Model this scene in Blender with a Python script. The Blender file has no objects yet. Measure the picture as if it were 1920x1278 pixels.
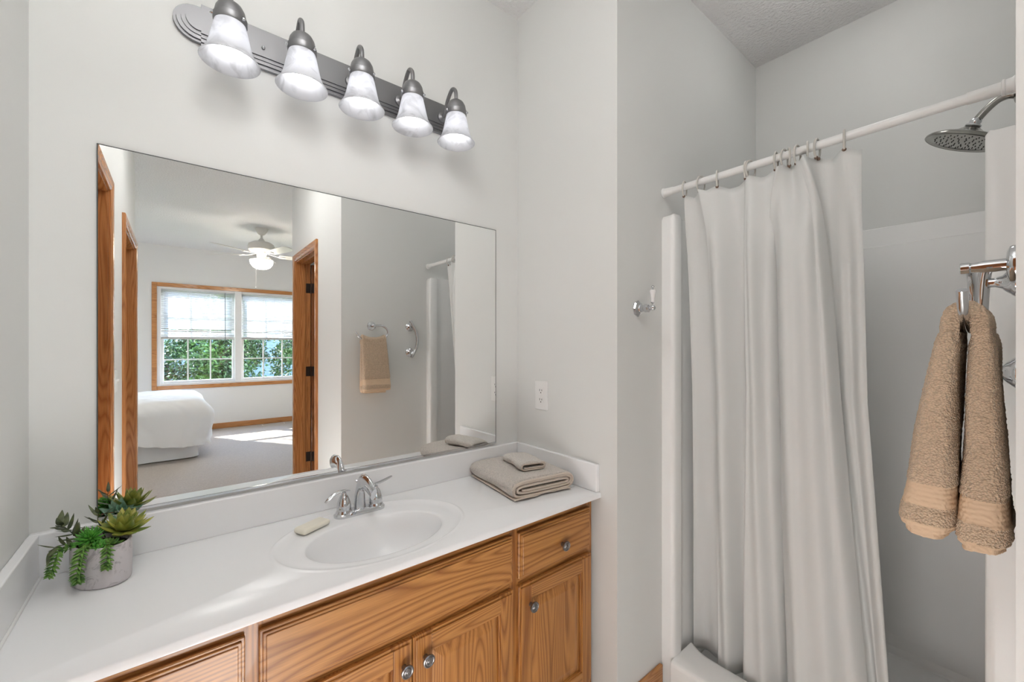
import bpy, bmesh, math, random
from mathutils import Vector, Matrix, noise
from math import sin, cos, pi, radians as rad

sc = bpy.context.scene
C = sc.collection
# ------------------------------------------------------------ camera / light
cam_d = bpy.data.cameras.new('camera')
cam = bpy.data.objects.new('camera', cam_d)
C.objects.link(cam)
sc.camera = cam
cam_d.sensor_width = 36.0
cam_d.lens = 775.0 / 1920 * 36
cam_d.shift_y = 7.0 / 1920
cam_d.clip_start = 0.02
cam_d.clip_end = 200
cam.location = (0, -1.45, 1.33)
cam.rotation_euler = (rad(90), 0, rad(50.97 - 90))

sc.view_settings.view_transform = 'Standard'
sc.view_settings.look = 'None'
sc.view_settings.gamma = 1
sc.view_settings.use_curve_mapping = False
sc.view_settings.exposure = 0.0

world = bpy.data.worlds.new('sky')
sc.world = world
world.use_nodes = True
wn = world.node_tree
wn.nodes.clear()
sky = wn.nodes.new('ShaderNodeTexSky')
sky.sky_type = 'NISHITA'
sky.sun_disc = False
sky.sun_elevation = rad(41)
sky.sun_rotation = rad(120)
bg = wn.nodes.new('ShaderNodeBackground')
bg.inputs[1].default_value = 4.2
wo = wn.nodes.new('ShaderNodeOutputWorld')
wn.links.new(sky.outputs[0], bg.inputs[0])
wn.links.new(bg.outputs[0], wo.inputs[0])

sun_d = bpy.data.lights.new('sun', 'SUN')
sun_d.energy = 30.0
sun_d.angle = rad(0.6)
sun_d.color = (1.0, 0.95, 0.87)
sun = bpy.data.objects.new('sun', sun_d)
C.objects.link(sun)
sun.rotation_euler = Vector((0.64, 0.957, -1.0)).to_track_quat('-Z', 'Y').to_euler()
sun.location = (-3, -12, 8)

BULB_W = 5.0          # emission of each vanity bulb
HALL_FILL_W = 18.0         # emission of the fill dome added to the hallway ceiling
SHOWER_FILL_W = 9.5        # emission of the fill dome added above the shower
BED_W = 40.0          # emission of the fan lamp bulb
CLOSET_FILL_W = 12.0  # emission of the fill dome added to the closet
FLOOR_FILL_W = 20.0          # emission of the low fill globe added on the floor
BED_FILL_W = 60.0         # emission of the unseen fill dome added to the bedroom
GLOBE_FILL_W = 11.5         # emission of the hanging fill globe added before the vanity

# ------------------------------------------------------------ material helpers
def new_mat(name):
    m = bpy.data.materials.new(name)
    m.use_nodes = True
    return m, m.node_tree, m.node_tree.nodes['Principled BSDF']

def sset(node, key, val):
    if key in node.inputs:
        node.inputs[key].default_value = val

def col(c):
    return (c[0], c[1], c[2], 1)

def srgb(r, g, b):
    f = lambda v: (v / 255 / 12.92) if v <= 10 else ((v / 255 + .055) / 1.055) ** 2.4
    return (f(r), f(g), f(b))

def plain(name, c, rough=.5, metal=0, spec=.5, bump=0, bscale=200, bdist=.001, coat=0, detail=3, sheen=0, var=0, vscale=6):
    m, nt, b = new_mat(name)
    b.inputs['Base Color'].default_value = col(c)
    b.inputs['Roughness'].default_value = rough
    b.inputs['Metallic'].default_value = metal
    sset(b, 'Specular IOR Level', spec)
    sset(b, 'Coat Weight', coat)
    sset(b, 'Sheen Weight', sheen)
    tc = nt.nodes.new('ShaderNodeTexCoord')
    if bump:
        n = nt.nodes.new('ShaderNodeTexNoise')
        n.inputs['Scale'].default_value = bscale
        n.inputs['Detail'].default_value = detail
        bp = nt.nodes.new('ShaderNodeBump')
        bp.inputs['Strength'].default_value = bump
        bp.inputs['Distance'].default_value = bdist
        nt.links.new(tc.outputs['Object'], n.inputs['Vector'])
        nt.links.new(n.outputs['Fac'], bp.inputs['Height'])
        nt.links.new(bp.outputs[0], b.inputs['Normal'])
    if var:
        n = nt.nodes.new('ShaderNodeTexNoise')
        n.inputs['Scale'].default_value = vscale
        n.inputs['Detail'].default_value = 5
        r = nt.nodes.new('ShaderNodeValToRGB')
        r.color_ramp.elements[0].position = .3
        r.color_ramp.elements[1].position = .7
        r.color_ramp.elements[0].color = col([v * (1 - var) for v in c])
        r.color_ramp.elements[1].color = col([min(1, v * (1 + var * .5)) for v in c])
        nt.links.new(tc.outputs['Object'], n.inputs['Vector'])
        nt.links.new(n.outputs['Fac'], r.inputs[0])
        nt.links.new(r.outputs[0], b.inputs['Base Color'])
    return m

def oak(name, axis, seed=0, light=(193, 136, 74), dark=(142, 88, 40), scale=1.0, gloss=.40, cathedral=1.0, cross='x'):
    """axis = grain direction ('x','y','z')."""
    m, nt, b = new_mat(name)
    N, L = nt.nodes, nt.links
    tc = N.new('ShaderNodeTexCoord')
    mp = N.new('ShaderNodeMapping')
    mp.inputs['Location'].default_value = (seed * 1.37, seed * .71, seed * .53)
    L.new(tc.outputs['Object'], mp.inputs[0])
    sep = N.new('ShaderNodeSeparateXYZ')
    L.new(mp.outputs[0], sep.inputs[0])
    names = {'x': 0, 'y': 1, 'z': 2}
    al = sep.outputs[names[axis]]
    others = [i for i in range(3) if i != names[axis]]
    # low frequency field stretched along the grain
    def comb(ka, k1, k2):
        cb = N.new('ShaderNodeCombineXYZ')
        for src, k, i in ((al, ka, 0), (sep.outputs[others[0]], k1, 1), (sep.outputs[others[1]], k2, 2)):
            mt = N.new('ShaderNodeMath'); mt.operation = 'MULTIPLY'
            mt.inputs[1].default_value = k * scale
            L.new(src, mt.inputs[0]); L.new(mt.outputs[0], cb.inputs[i])
        return cb.outputs[0]
    n1 = N.new('ShaderNodeTexNoise'); n1.inputs['Scale'].default_value = 1
    n1.inputs['Detail'].default_value = 1.2
    n1.inputs['Roughness'].default_value = .4
    L.new(comb(.8, 9.5, 9.5), n1.inputs['Vector'])
    n1.inputs['Detail'].default_value = 1.3
    k = N.new('ShaderNodeMath'); k.operation = 'MULTIPLY'; k.inputs[1].default_value = 22 * cathedral
    L.new(n1.outputs['Fac'], k.inputs[0])
    sn = N.new('ShaderNodeMath'); sn.operation = 'FRACT'
    L.new(k.outputs[0], sn.inputs[0])
    ramp = N.new('ShaderNodeValToRGB')
    def mixc(t): return col(srgb(*[light[i] * (1 - t) + dark[i] * t for i in range(3)]))
    e = ramp.color_ramp.elements
    e[0].position = 0; e[0].color = mixc(.55)
    e[1].position = 1; e[1].color = mixc(.55)
    for ps_, t_ in ((.10, .95), (.22, .60), (.40, .18), (.60, 0), (.85, .22)):
        el = ramp.color_ramp.elements.new(ps_); el.color = mixc(t_)
    L.new(sn.outputs[0], ramp.inputs[0])
    # pores
    n2 = N.new('ShaderNodeTexNoise'); n2.inputs['Scale'].default_value = 1
    n2.inputs['Detail'].default_value = 4
    L.new(comb(14, 420, 420), n2.inputs['Vector'])
    r2 = N.new('ShaderNodeMapRange'); r2.inputs[1].default_value = .35; r2.inputs[2].default_value = .65
    r2.inputs[3].default_value = .86; r2.inputs[4].default_value = 1.05
    L.new(n2.outputs['Fac'], r2.inputs[0])
    mx = N.new('ShaderNodeVectorMath'); mx.operation = 'SCALE'
    L.new(ramp.outputs[0], mx.inputs[0]); L.new(r2.outputs[0], mx.inputs['Scale'])
    # broad tone change
    n3 = N.new('ShaderNodeTexNoise'); n3.inputs['Scale'].default_value = 1
    L.new(comb(1.0, 9, 9), n3.inputs['Vector'])
    r3 = N.new('ShaderNodeMapRange'); r3.inputs[3].default_value = .92; r3.inputs[4].default_value = 1.08
    L.new(n3.outputs['Fac'], r3.inputs[0])
    mx2 = N.new('ShaderNodeVectorMath'); mx2.operation = 'SCALE'
    L.new(mx.outputs[0], mx2.inputs[0]); L.new(r3.outputs[0], mx2.inputs['Scale'])
    L.new(mx2.outputs[0], b.inputs['Base Color'])
    b.inputs['Roughness'].default_value = gloss
    sset(b, 'Coat Weight', .15)
    bp = N.new('ShaderNodeBump'); bp.inputs['Strength'].default_value = .15; bp.inputs['Distance'].default_value = .0006
    L.new(n2.outputs['Fac'], bp.inputs['Height']); L.new(bp.outputs[0], b.inputs['Normal'])
    return m

def emit_mat(name, c, s):
    m, nt, b = new_mat(name)
    b.inputs['Base Color'].default_value = col((.9, .9, .9))
    b.inputs['Emission Color'].default_value = col(c)
    b.inputs['Emission Strength'].default_value = s
    return m

def terry(name, c, scale=420, depth=.0025, strength=.9):
    m, nt, b = new_mat(name)
    N, L = nt.nodes, nt.links
    tc = N.new('ShaderNodeTexCoord')
    v = N.new('ShaderNodeTexVoronoi'); v.inputs['Scale'].default_value = scale
    n = N.new('ShaderNodeTexNoise'); n.inputs['Scale'].default_value = scale * .35; n.inputs['Detail'].default_value = 6
    L.new(tc.outputs['Object'], v.inputs['Vector']); L.new(tc.outputs['Object'], n.inputs['Vector'])
    ad = N.new('ShaderNodeMath'); ad.operation = 'SUBTRACT'
    L.new(n.outputs['Fac'], ad.inputs[0]); L.new(v.outputs['Distance'], ad.inputs[1])
    r = N.new('ShaderNodeMapRange'); r.inputs[1].default_value = -.35; r.inputs[2].default_value = .55
    r.inputs[3].default_value = .74; r.inputs[4].default_value = 1.08
    L.new(ad.outputs[0], r.inputs[0])
    rgb = N.new('ShaderNodeRGB'); rgb.outputs[0].default_value = col(c)
    s = N.new('ShaderNodeVectorMath'); s.operation = 'SCALE'
    L.new(rgb.outputs[0], s.inputs[0]); L.new(r.outputs[0], s.inputs['Scale'])
    L.new(s.outputs[0], b.inputs['Base Color'])
    bp = N.new('ShaderNodeBump'); bp.inputs['Strength'].default_value = strength; bp.inputs['Distance'].default_value = depth
    L.new(ad.outputs[0], bp.inputs['Height']); L.new(bp.outputs[0], b.inputs['Normal'])
    b.inputs['Roughness'].default_value = .95
    sset(b, 'Sheen Weight', .25)
    sset(b, 'Specular IOR Level', .1)
    return m

M = {}
M['paint'] = plain('wall_paint', (.765, .772, .757), .6, bump=.12, bscale=260, bdist=.0006)
M['paint_bed'] = plain('bedroom_paint', (.80, .795, .78), .6)
M['popcorn'] = plain('popcorn_ceiling', (.88, .88, .88), .9, bump=1.0, bscale=70, bdist=.012, detail=4)
M['carpet'] = plain('carpet', (.56, .50, .45), 1.0, bump=1.0, bscale=180, bdist=.006, spec=.1, var=.12, vscale=90)
M['vinyl'] = plain('vinyl_floor', (.74, .74, .72), .35, var=.1, vscale=8)
M['marble'] = plain('cultured_marble', (.91, .915, .925), .24, coat=0)
M['fiberglass'] = plain('fiberglass', (.90, .90, .89), .38, coat=0)
M['plastic'] = plain('white_plastic', (.85, .85, .84), .3)
M['dark'] = plain('dark_slot', (.03, .03, .03), .6)
M['chrome'] = plain('chrome', (.66, .67, .69), .045, metal=1)
M['nickel'] = plain('brushed_nickel', (.36, .35, .33), .24, metal=1)
M['satin'] = plain('satin_nickel', (.27, .27, .28), .42, metal=1)
M['pewter'] = plain('pewter', (.26, .25, .25), .32, metal=1, bump=.3, bscale=300, bdist=.0004)
M['bronze'] = plain('dark_bronze', (.09, .07, .06), .4, metal=1)
M['mirror'] = plain('mirror_glass', (.93, .94, .935), 0, metal=1)
M['oak_x'] = oak('oak_horizontal', 'x', 1)
M['oak_x2'] = oak('oak_horizontal_drawer', 'x', 5.3)
M['oak_z'] = oak('oak_vertical', 'z', 2, light=(184, 126, 66), dark=(136, 82, 36))
M['oak_z2'] = oak('oak_vertical_panel', 'z', 7.1, light=(188, 130, 68), dark=(142, 88, 40))
M['oak_in'] = oak('oak_dark_side', 'z', 3, light=(150, 90, 44), dark=(110, 62, 28))
M['oak_trim'] = oak('oak_trim_vertical', 'z', 4.4, light=(192, 130, 78), dark=(160, 100, 54), gloss=.25)
M['oak_trim_x'] = oak('oak_trim_horizontal', 'x', 2.4, light=(200, 140, 84), dark=(168, 110, 60), gloss=.25)
M['oak_trim_y'] = oak('oak_trim_lengthwise', 'y', 3.7, light=(192, 130, 78), dark=(160, 100, 54), gloss=.25)
M['oak_door'] = oak('oak_door', 'z', 9.4, light=(150, 94, 56), dark=(120, 70, 38), gloss=.25)
M['terry_tan'] = terry('terry_tan', srgb(228, 202, 174), 330, .004)
M['terry_band'] = plain('towel_band', srgb(220, 193, 164), .85, bump=.3, bscale=500, bdist=.0006, spec=.2)
M['terry_grey'] = terry('terry_taupe', srgb(238, 229, 220), 420, .003)
M['hem_grey'] = plain('towel_hem', srgb(216, 203, 190), .9, spec=.15)
M['terry_light'] = terry('terry_pale', srgb(238, 231, 223), 500, .002)
M['soap'] = plain('soap', (.87, .83, .71), .35)
M['porcelain'] = plain('porcelain', (.88, .88, .88), .1, coat=.5)
M['bed_white'] = plain('bed_linen', (.90, .90, .90), .85, spec=.2)
M['fan_white'] = plain('fan_white', (.72, .70, .66), .4)
M['vinyl_window'] = plain('window_vinyl', (.85, .85, .85), .35)
M['slat'] = plain('blind_slat', (.58, .58, .57), .4)
M['siding'] = plain('house_siding', (.12, .15, .19), .7)
M['roofing'] = plain('roof_shingle', (.16, .15, .15), .9, bump=.5, bscale=30, bdist=.02)
M['lawn'] = plain('lawn', (.10, .20, .05), 1.0, var=.4, vscale=3)
M['bark'] = plain('bark', (.14, .10, .07), .9, bump=.6, bscale=30, bdist=.02)
M['soil'] = plain('potting_soil', (.04, .03, .022), 1, bump=1, bscale=120, bdist=.006)

# curtain: soft fabric with some light coming through
def curtain_mat():
    m, nt, b = new_mat('curtain_fabric')
    N, L = nt.nodes, nt.links
    b.inputs['Base Color'].default_value = col((.85, .86, .85))
    b.inputs['Roughness'].default_value = .65
    sset(b, 'Sheen Weight', .1)
    tr = N.new('ShaderNodeBsdfTranslucent'); tr.inputs[0].default_value = col((.82, .82, .80))
    mx = N.new('ShaderNodeMixShader'); mx.inputs[0].default_value = .18
    out = N['Material Output']
    L.new(b.outputs[0], mx.inputs[1]); L.new(tr.outputs[0], mx.inputs[2]); L.new(mx.outputs[0], out.inputs[0])
    tc = N.new('ShaderNodeTexCoord')
    n = N.new('ShaderNodeTexNoise'); n.inputs['Scale'].default_value = 500
    bp = N.new('ShaderNodeBump'); bp.inputs['Strength'].default_value = .1; bp.inputs['Distance'].default_value = .0005
    L.new(tc.outputs['Object'], n.inputs[0]); L.new(n.outputs[0], bp.inputs['Height']); L.new(bp.outputs[0], b.inputs['Normal'])
    return m
M['curtain'] = curtain_mat()

def shade_mat(name='alabaster_glass', base=(.78, .79, .82)):
    m, nt, b = new_mat(name)
    N, L = nt.nodes, nt.links
    tc = N.new('ShaderNodeTexCoord')
    n = N.new('ShaderNodeTexNoise'); n.inputs['Scale'].default_value = 16; n.inputs['Detail'].default_value = 4
    n.inputs['Distortion'].default_value = 1.6
    L.new(tc.outputs['Object'], n.inputs[0])
    r = N.new('ShaderNodeValToRGB')
    r.color_ramp.elements[0].position = .32; r.color_ramp.elements[0].color = col([v * .78 for v in base])
    r.color_ramp.elements[1].position = .5; r.color_ramp.elements[1].color = col(base)
    L.new(n.outputs[0], r.inputs[0])
    L.new(r.outputs[0], b.inputs['Base Color'])
    b.inputs['Roughness'].default_value = .25
    tr = N.new('ShaderNodeBsdfTranslucent'); L.new(r.outputs[0], tr.inputs[0])
    mx = N.new('ShaderNodeMixShader'); mx.inputs[0].default_value = .4
    L.new(b.outputs[0], mx.inputs[1]); L.new(tr.outputs[0], mx.inputs[2])
    tp = N.new('ShaderNodeBsdfTransparent'); tp.inputs[0].default_value = col((.95, .96, 1))
    m2 = N.new('ShaderNodeMixShader'); m2.inputs[0].default_value = .10
    L.new(mx.outputs[0], m2.inputs[1]); L.new(tp.outputs[0], m2.inputs[2])
    L.new(m2.outputs[0], N['Material Output'].inputs[0])
    return m
M['shade'] = shade_mat()

def glass_mat():
    m, nt, b = new_mat('window_glass')
    N, L = nt.nodes, nt.links
    gl = N.new('ShaderNodeBsdfGlossy'); gl.inputs['Roughness'].default_value = .0
    tp = N.new('ShaderNodeBsdfTransparent'); tp.inputs[0].default_value = col((.93, .95, .95))
    fr = N.new('ShaderNodeLayerWeight'); fr.inputs[0].default_value = .5
    pw = N.new('ShaderNodeMath'); pw.operation = 'POWER'; pw.inputs[1].default_value = 4
    L.new(fr.outputs['Facing'], pw.inputs[0])
    ml = N.new('ShaderNodeMath'); ml.operation = 'MULTIPLY_ADD'; ml.inputs[1].default_value = .6; ml.inputs[2].default_value = .05
    L.new(pw.outputs[0], ml.inputs[0])
    mx = N.new('ShaderNodeMixShader')
    L.new(ml.outputs[0], mx.inputs[0]); L.new(tp.outputs[0], mx.inputs[1]); L.new(gl.outputs[0], mx.inputs[2])
    L.new(mx.outputs[0], N['Material Output'].inputs[0])
    return m
M['glass'] = glass_mat()

def concrete_mat():
    m, nt, b = new_mat('concrete_pot')
    N, L = nt.nodes, nt.links
    tc = N.new('ShaderNodeTexCoord')
    n = N.new('ShaderNodeTexNoise'); n.inputs['Scale'].default_value = 34; n.inputs['Detail'].default_value = 8
    n.inputs['Roughness'].default_value = .65; n.inputs['Distortion'].default_value = 1.2
    L.new(tc.outputs['Object'], n.inputs[0])
    r = N.new('ShaderNodeValToRGB')
    r.color_ramp.elements[0].position = .33; r.color_ramp.elements[0].color = col(srgb(158, 153, 156))
    r.color_ramp.elements[1].position = .46; r.color_ramp.elements[1].color = col(srgb(205, 200, 202))
    L.new(n.outputs[0], r.inputs[0]); L.new(r.outputs[0], b.inputs['Base Color'])
    b.inputs['Roughness'].default_value = .85
    bp = N.new('ShaderNodeBump'); bp.inputs['Strength'].default_value = .3; bp.inputs['Distance'].default_value = .001
    L.new(n.outputs[0], bp.inputs['Height']); L.new(bp.outputs[0], b.inputs['Normal'])
    return m
M['concrete'] = concrete_mat()

def leaf_mat(name, a, bcol, rough=.4, scale=60):
    m, nt, b = new_mat(name)
    N, L = nt.nodes, nt.links
    tc = N.new('ShaderNodeTexCoord')
    n = N.new('ShaderNodeTexNoise'); n.inputs['Scale'].default_value = scale; n.inputs['Detail'].default_value = 2
    L.new(tc.outputs['Object'], n.inputs[0])
    r = N.new('ShaderNodeValToRGB')
    r.color_ramp.elements[0].position = .35; r.color_ramp.elements[0].color = col(srgb(*a))
    r.color_ramp.elements[1].position = .65; r.color_ramp.elements[1].color = col(srgb(*bcol))
    L.new(n.outputs[0], r.inputs[0]); L.new(r.outputs[0], b.inputs['Base Color'])
    b.inputs['Roughness'].default_value = rough
    return m
M['leaf_olive'] = leaf_mat('leaf_olive', (106, 128, 52), (168, 164, 74), .35, 45)
M['leaf_bright'] = leaf_mat('leaf_bright', (62, 140, 44), (112, 186, 78), .4, 90)
M['leaf_trail'] = leaf_mat('leaf_trailing', (58, 100, 40), (120, 164, 72), .45, 120)
M['leaf_dark'] = leaf_mat('leaf_dark', (62, 74, 50), (98, 106, 70), .5, 70)
M['leaf_blue'] = leaf_mat('leaf_blue', (96, 138, 112), (138, 176, 150), .4, 60)
M['leaf_tree'] = leaf_mat('leaf_tree', (28, 50, 26), (78, 108, 52), .5, 2.0)
M['leaf_tree2'] = leaf_mat('leaf_tree_dark', (20, 38, 26), (48, 72, 44), .5, 2.0)

# ------------------------------------------------------------ mesh helpers
def BM():
    return bmesh.new()

def add_box(bm, x0, x1, y0, y1, z0, z1, bev=0, seg=2):
    g = bmesh.ops.create_cube(bm, size=1)
    vs = g['verts']
    bmesh.ops.scale(bm, vec=(abs(x1 - x0), abs(y1 - y0), abs(z1 - z0)), verts=vs)
    bmesh.ops.translate(bm, vec=((x0 + x1) / 2, (y0 + y1) / 2, (z0 + z1) / 2), verts=vs)
    if bev:
        es = list({e for v in vs for e in v.link_edges})
        bmesh.ops.bevel(bm, geom=es, offset=bev, segments=seg, profile=.5, affect='EDGES')
    return bm

def box(x0, x1, y0, y1, z0, z1, bev=0, seg=2):
    return add_box(BM(), x0, x1, y0, y1, z0, z1, bev, seg)

def frame_axes(t):
    t = t.normalized()
    up = Vector((0, 0, 1)) if abs(t.z) < .9 else Vector((1, 0, 0))
    a = t.cross(up).normalized()
    return a, t.cross(a).normalized()

def add_tube(bm, pts, r, n=16, caps=True, flat=None):
    """pts: polyline, r: radius or list; flat=(ka,kb) scales the section"""
    pts = [Vector(p) for p in pts]
    rings = []
    a = None
    for i, p in enumerate(pts):
        t = (pts[min(i + 1, len(pts) - 1)] - pts[max(i - 1, 0)]).normalized()
        if a is None:
            a, b = frame_axes(t)
        else:
            a = (a - t * a.dot(t)).normalized()
            b = t.cross(a)
        rr = r[i] if isinstance(r, (list, tuple)) else r
        ka, kb = flat[i] if isinstance(flat, list) else (flat or (1, 1))
        rings.append([bm.verts.new(p + a * cos(2 * pi * k / n) * rr * ka + b * sin(2 * pi * k / n) * rr * kb) for k in range(n)])
    for i in range(len(rings) - 1):
        for k in range(n):
            bm.faces.new((rings[i][k], rings[i][(k + 1) % n], rings[i + 1][(k + 1) % n], rings[i + 1][k]))
    if caps:
        bm.faces.new(rings[0][::-1]); bm.faces.new(rings[-1])
    return bm

def add_lathe(bm, prof, center=(0, 0, 0), axis=(0, 0, 1), n=40, cap0=True, cap1=True):
    """prof: list of (r, h) along axis"""
    c = Vector(center); ax = Vector(axis).normalized()
    a, b = frame_axes(ax)
    rings = []
    for r, h in prof:
        r = max(r, 1e-5)
        rings.append([bm.verts.new(c + ax * h + a * cos(2 * pi * k / n) * r + b * sin(2 * pi * k / n) * r) for k in range(n)])
    for i in range(len(rings) - 1):
        for k in range(n):
            bm.faces.new((rings[i][k], rings[i][(k + 1) % n], rings[i + 1][(k + 1) % n], rings[i + 1][k]))
    if cap0: bm.faces.new(rings[0][::-1])
    if cap1: bm.faces.new(rings[-1])
    return bm

def catmull(pts, n=8):
    P = [Vector(p) for p in pts]
    P = [P[0] * 2 - P[1]] + P + [P[-1] * 2 - P[-2]]
    out = []
    for i in range(1, len(P) - 2):
        for k in range(n):
            t = k / n
            a, b, c, d = P[i - 1], P[i], P[i + 1], P[i + 2]
            out.append(.5 * ((2 * b) + (-a + c) * t + (2 * a - 5 * b + 4 * c - d) * t * t + (-a + 3 * b - 3 * c + d) * t ** 3))
    out.append(P[-2])
    return out

def add_grid(bm, fn, nu, nv, closed_u=False):
    V = [[bm.verts.new(fn(i / nu, j / nv)) for j in range(nv + 1)] for i in range(nu + (0 if closed_u else 1))]
    R = len(V)
    for i in range(nu):
        for j in range(nv):
            a, b = V[i], V[(i + 1) % R]
            bm.faces.new((a[j], b[j], b[j + 1], a[j + 1]))
    return V

def prism(bm, poly, p0, u, v, w, depth):
    """extrude a 2D polygon (in the frame p0,u,v) along w by depth"""
    p0, u, v, w = Vector(p0), Vector(u), Vector(v), Vector(w)
    A = [bm.verts.new(p0 + u * a + v * b) for a, b in poly]
    B = [bm.verts.new(p0 + u * a + v * b + w * depth) for a, b in poly]
    n = len(poly)
    bm.faces.new(A[::-1]); bm.faces.new(B)
    for i in range(n):
        bm.faces.new((A[i], A[(i + 1) % n], B[(i + 1) % n], B[i]))
    return bm

def thing(name, label, cat, loc=(0, 0, 0), group=None):
    o = bpy.data.objects.new(name, None)
    C.objects.link(o)
    o.empty_display_size = .05
    o.location = loc
    o['label'] = label; o['category'] = cat
    if group: o['group'] = group
    return o

def obj(name, bm, mat, parent=None, smooth=False, angle=35, label=None, origin=None):
    """the bmesh is written in world space; it is shifted to its parent's or its own origin"""
    bmesh.ops.recalc_face_normals(bm, faces=bm.faces)
    me = bpy.data.meshes.new(name)
    bm.to_mesh(me); bm.free()
    o = bpy.data.objects.new(name, me)
    C.objects.link(o)
    me.materials.append(mat)
    off = Vector((0, 0, 0))
    if parent is not None:
        o.parent = parent
        p = parent
        while p is not None:
            off += Vector(p.location); p = p.parent
    else:
        if origin is None:
            co = [v.co for v in me.vertices]
            mn = [min(c[i] for c in co) for i in range(3)]
            mxx = [max(c[i] for c in co) for i in range(3)]
            origin = ((mn[0] + mxx[0]) / 2, (mn[1] + mxx[1]) / 2, mn[2])
        o.location = origin
        off = Vector(origin)
    me.transform(Matrix.Translation(-off))
    if smooth:
        for p in me.polygons: p.use_smooth = True
        try:
            me.set_sharp_from_angle(angle=rad(angle))
        except Exception:
            pass
    if label: o['label'] = label
    return o

def tag(o, label, cat, group=None):
    o['label'] = label; o['category'] = cat
    if group: o['group'] = group
    return o

def struct(name, bm, mat, parent=None, smooth=False, angle=35):
    o = obj(name, bm, mat, parent, smooth, angle)
    if parent is None: o['kind'] = 'structure'
    return o

def dup_tree(o, parent=None):
    c = o.copy(); C.objects.link(c); c.parent = parent
    for ch in [x for x in bpy.data.objects if x.parent == o]:
        dup_tree(ch, c)
    return c

# ------------------------------------------------------------ room shell
CZ = 2.812
XL, XR, XH = -.267, 1.205, .858
YN, YE, YC = -1.445, -.552, -6.6
OUTW = 3.15
struct('floor', box(-3.3, 3.1, -6.7, -2.9, -.06, 0), M['carpet'])
struct('floor', box(-.5, 2.6, -2.9, .12, -.06, 0), M['vinyl'])
struct('ceiling', box(-3.3, 3.1, -6.75, .2, CZ, CZ + .1), M['popcorn'])
struct('wall_north', box(-.45, XR, 0, .12, 0, CZ), M['paint'])
struct('wall_east', box(XR, 2.53, YE, .12, 0, CZ), M['paint'])
struct('wall_shower', box(2.41, 2.53, YN - .12, YE, 0, CZ), M['paint'])
struct('wall_south', box(XH, 2.41, YN - .12, YN, 0, CZ), M['paint'])

def wall_with_holes(name, axis, t0, t1, a0, a1, z0, z1, holes, mat):
    """axis 'y': wall runs along y, thickness t0..t1 in x. holes: (a0,a1,z0,z1)"""
    bm = BM()
    cuts = sorted(holes)
    pos = a0
    def put(p, q, zz0, zz1):
        if q - p < 1e-4 or zz1 - zz0 < 1e-4: return
        if axis == 'y': add_box(bm, t0, t1, p, q, zz0, zz1)
        else: add_box(bm, p, q, t0, t1, zz0, zz1)
    for h in cuts:
        put(pos, h[0], z0, z1)
        put(h[0], h[1], z0, h[2])
        put(h[0], h[1], h[3], z1)
        pos = h[1]
    put(pos, a1, z0, z1)
    return struct(name, bm, mat)

DT = 2.105   # door opening height
wall_with_holes('wall_west', 'y', -.387, XL, -3.135, 0, 0, CZ, [(-1.43, -.72, 0, DT), (-3.06, -2.155, 0, DT)], M['paint'])
wall_with_holes('wall_hall', 'y', XH, .978, -2.96, YN - .12, 0, CZ, [(-2.805, -2.085, 0, DT)], M['paint'])
struct('wall_bedroom_left', box(-3.2, -.387, -3.135, -3.015, 0, CZ), M['paint_bed'])
struct('wall_bedroom_right', box(.978, 3.0, -2.96, -2.845, 0, CZ), M['paint_bed'])
struct('wall_closet', box(2.53, 2.65, -2.845, YN - .12, 0, CZ), M['paint'])
struct('wall_bedroom_west', box(-3.3, -3.2, YC, -3.015, 0, CZ), M['paint_bed'])
struct('wall_bedroom_east', box(3.0, 3.1, YC, -2.845, 0, CZ), M['paint_bed'])
WX0, WXM, WX1, WZ0, WZ1 = -.23, .775, 1.78, .715, 2.195
wall_with_holes('wall_bedroom_far', 'x', YC - .14, YC, -3.3, 3.1, 0, CZ, [(WX0, WX1, WZ0, WZ1)], M['paint_bed'])

# baseboards
def baseboard(name, x0, x1, y0, y1, mat, h=.08):
    struct(name, box(x0, x1, y0, y1, 0, h, .004), mat)
baseboard('baseboard_east', XR + .002, 1.478, YE - .014, YE, M['oak_trim_x'])
baseboard('baseboard_bedroom', -3.2, 3.0, YC, YC + .014, M['oak_trim_x'], .085)
baseboard('baseboard_bedroom_right', .978, 3.0, -2.974, -2.96, M['oak_trim_x'], .085)

# door casings (profile swept around the opening)
PROF = [(0, .0), (0, .010), (.006, .015), (.018, .013), (.030, .017), (.050, .019), (.057, .015), (.057, 0)]
def casing(parent, wall_x, side, y0, y1, top, mat_v, mat_h):
    """side=+1: room is on the +x side. three mitred pieces"""
    s = side
    def piece(name, pts, inner_dir, cut, mat):
        # pts: two corner points (inner edge), extrusion with mitre
        (ya, za), (yb, zb) = pts
        bm = BM()
        A, B = [], []
        for d, h in PROF:
            A.append(bm.verts.new((wall_x + s * h, ya + inner_dir[0] * d + cut[0][0] * d, za + inner_dir[1] * d + cut[0][1] * d)))
            B.append(bm.verts.new((wall_x + s * h, yb + inner_dir[0] * d + cut[1][0] * d, zb + inner_dir[1] * d + cut[1][1] * d)))
        n = len(PROF)
        for i in range(n):
            bm.faces.new((A[i], A[(i + 1) % n], B[(i + 1) % n], B[i]))
        bm.faces.new(A[::-1]); bm.faces.new(B)
        obj(name, bm, mat, parent)
    piece('casing', ((y0, 0), (y0, top)), (-1, 0), ((0, 0), (0, 1)), mat_v)
    piece('casing', ((y1, 0), (y1, top)), (1, 0), ((0, 0), (0, 1)), mat_v)
    piece('casing', ((y0, top), (y1, top)), (0, 1), ((-1, 0), (1, 0)), mat_h)

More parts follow.
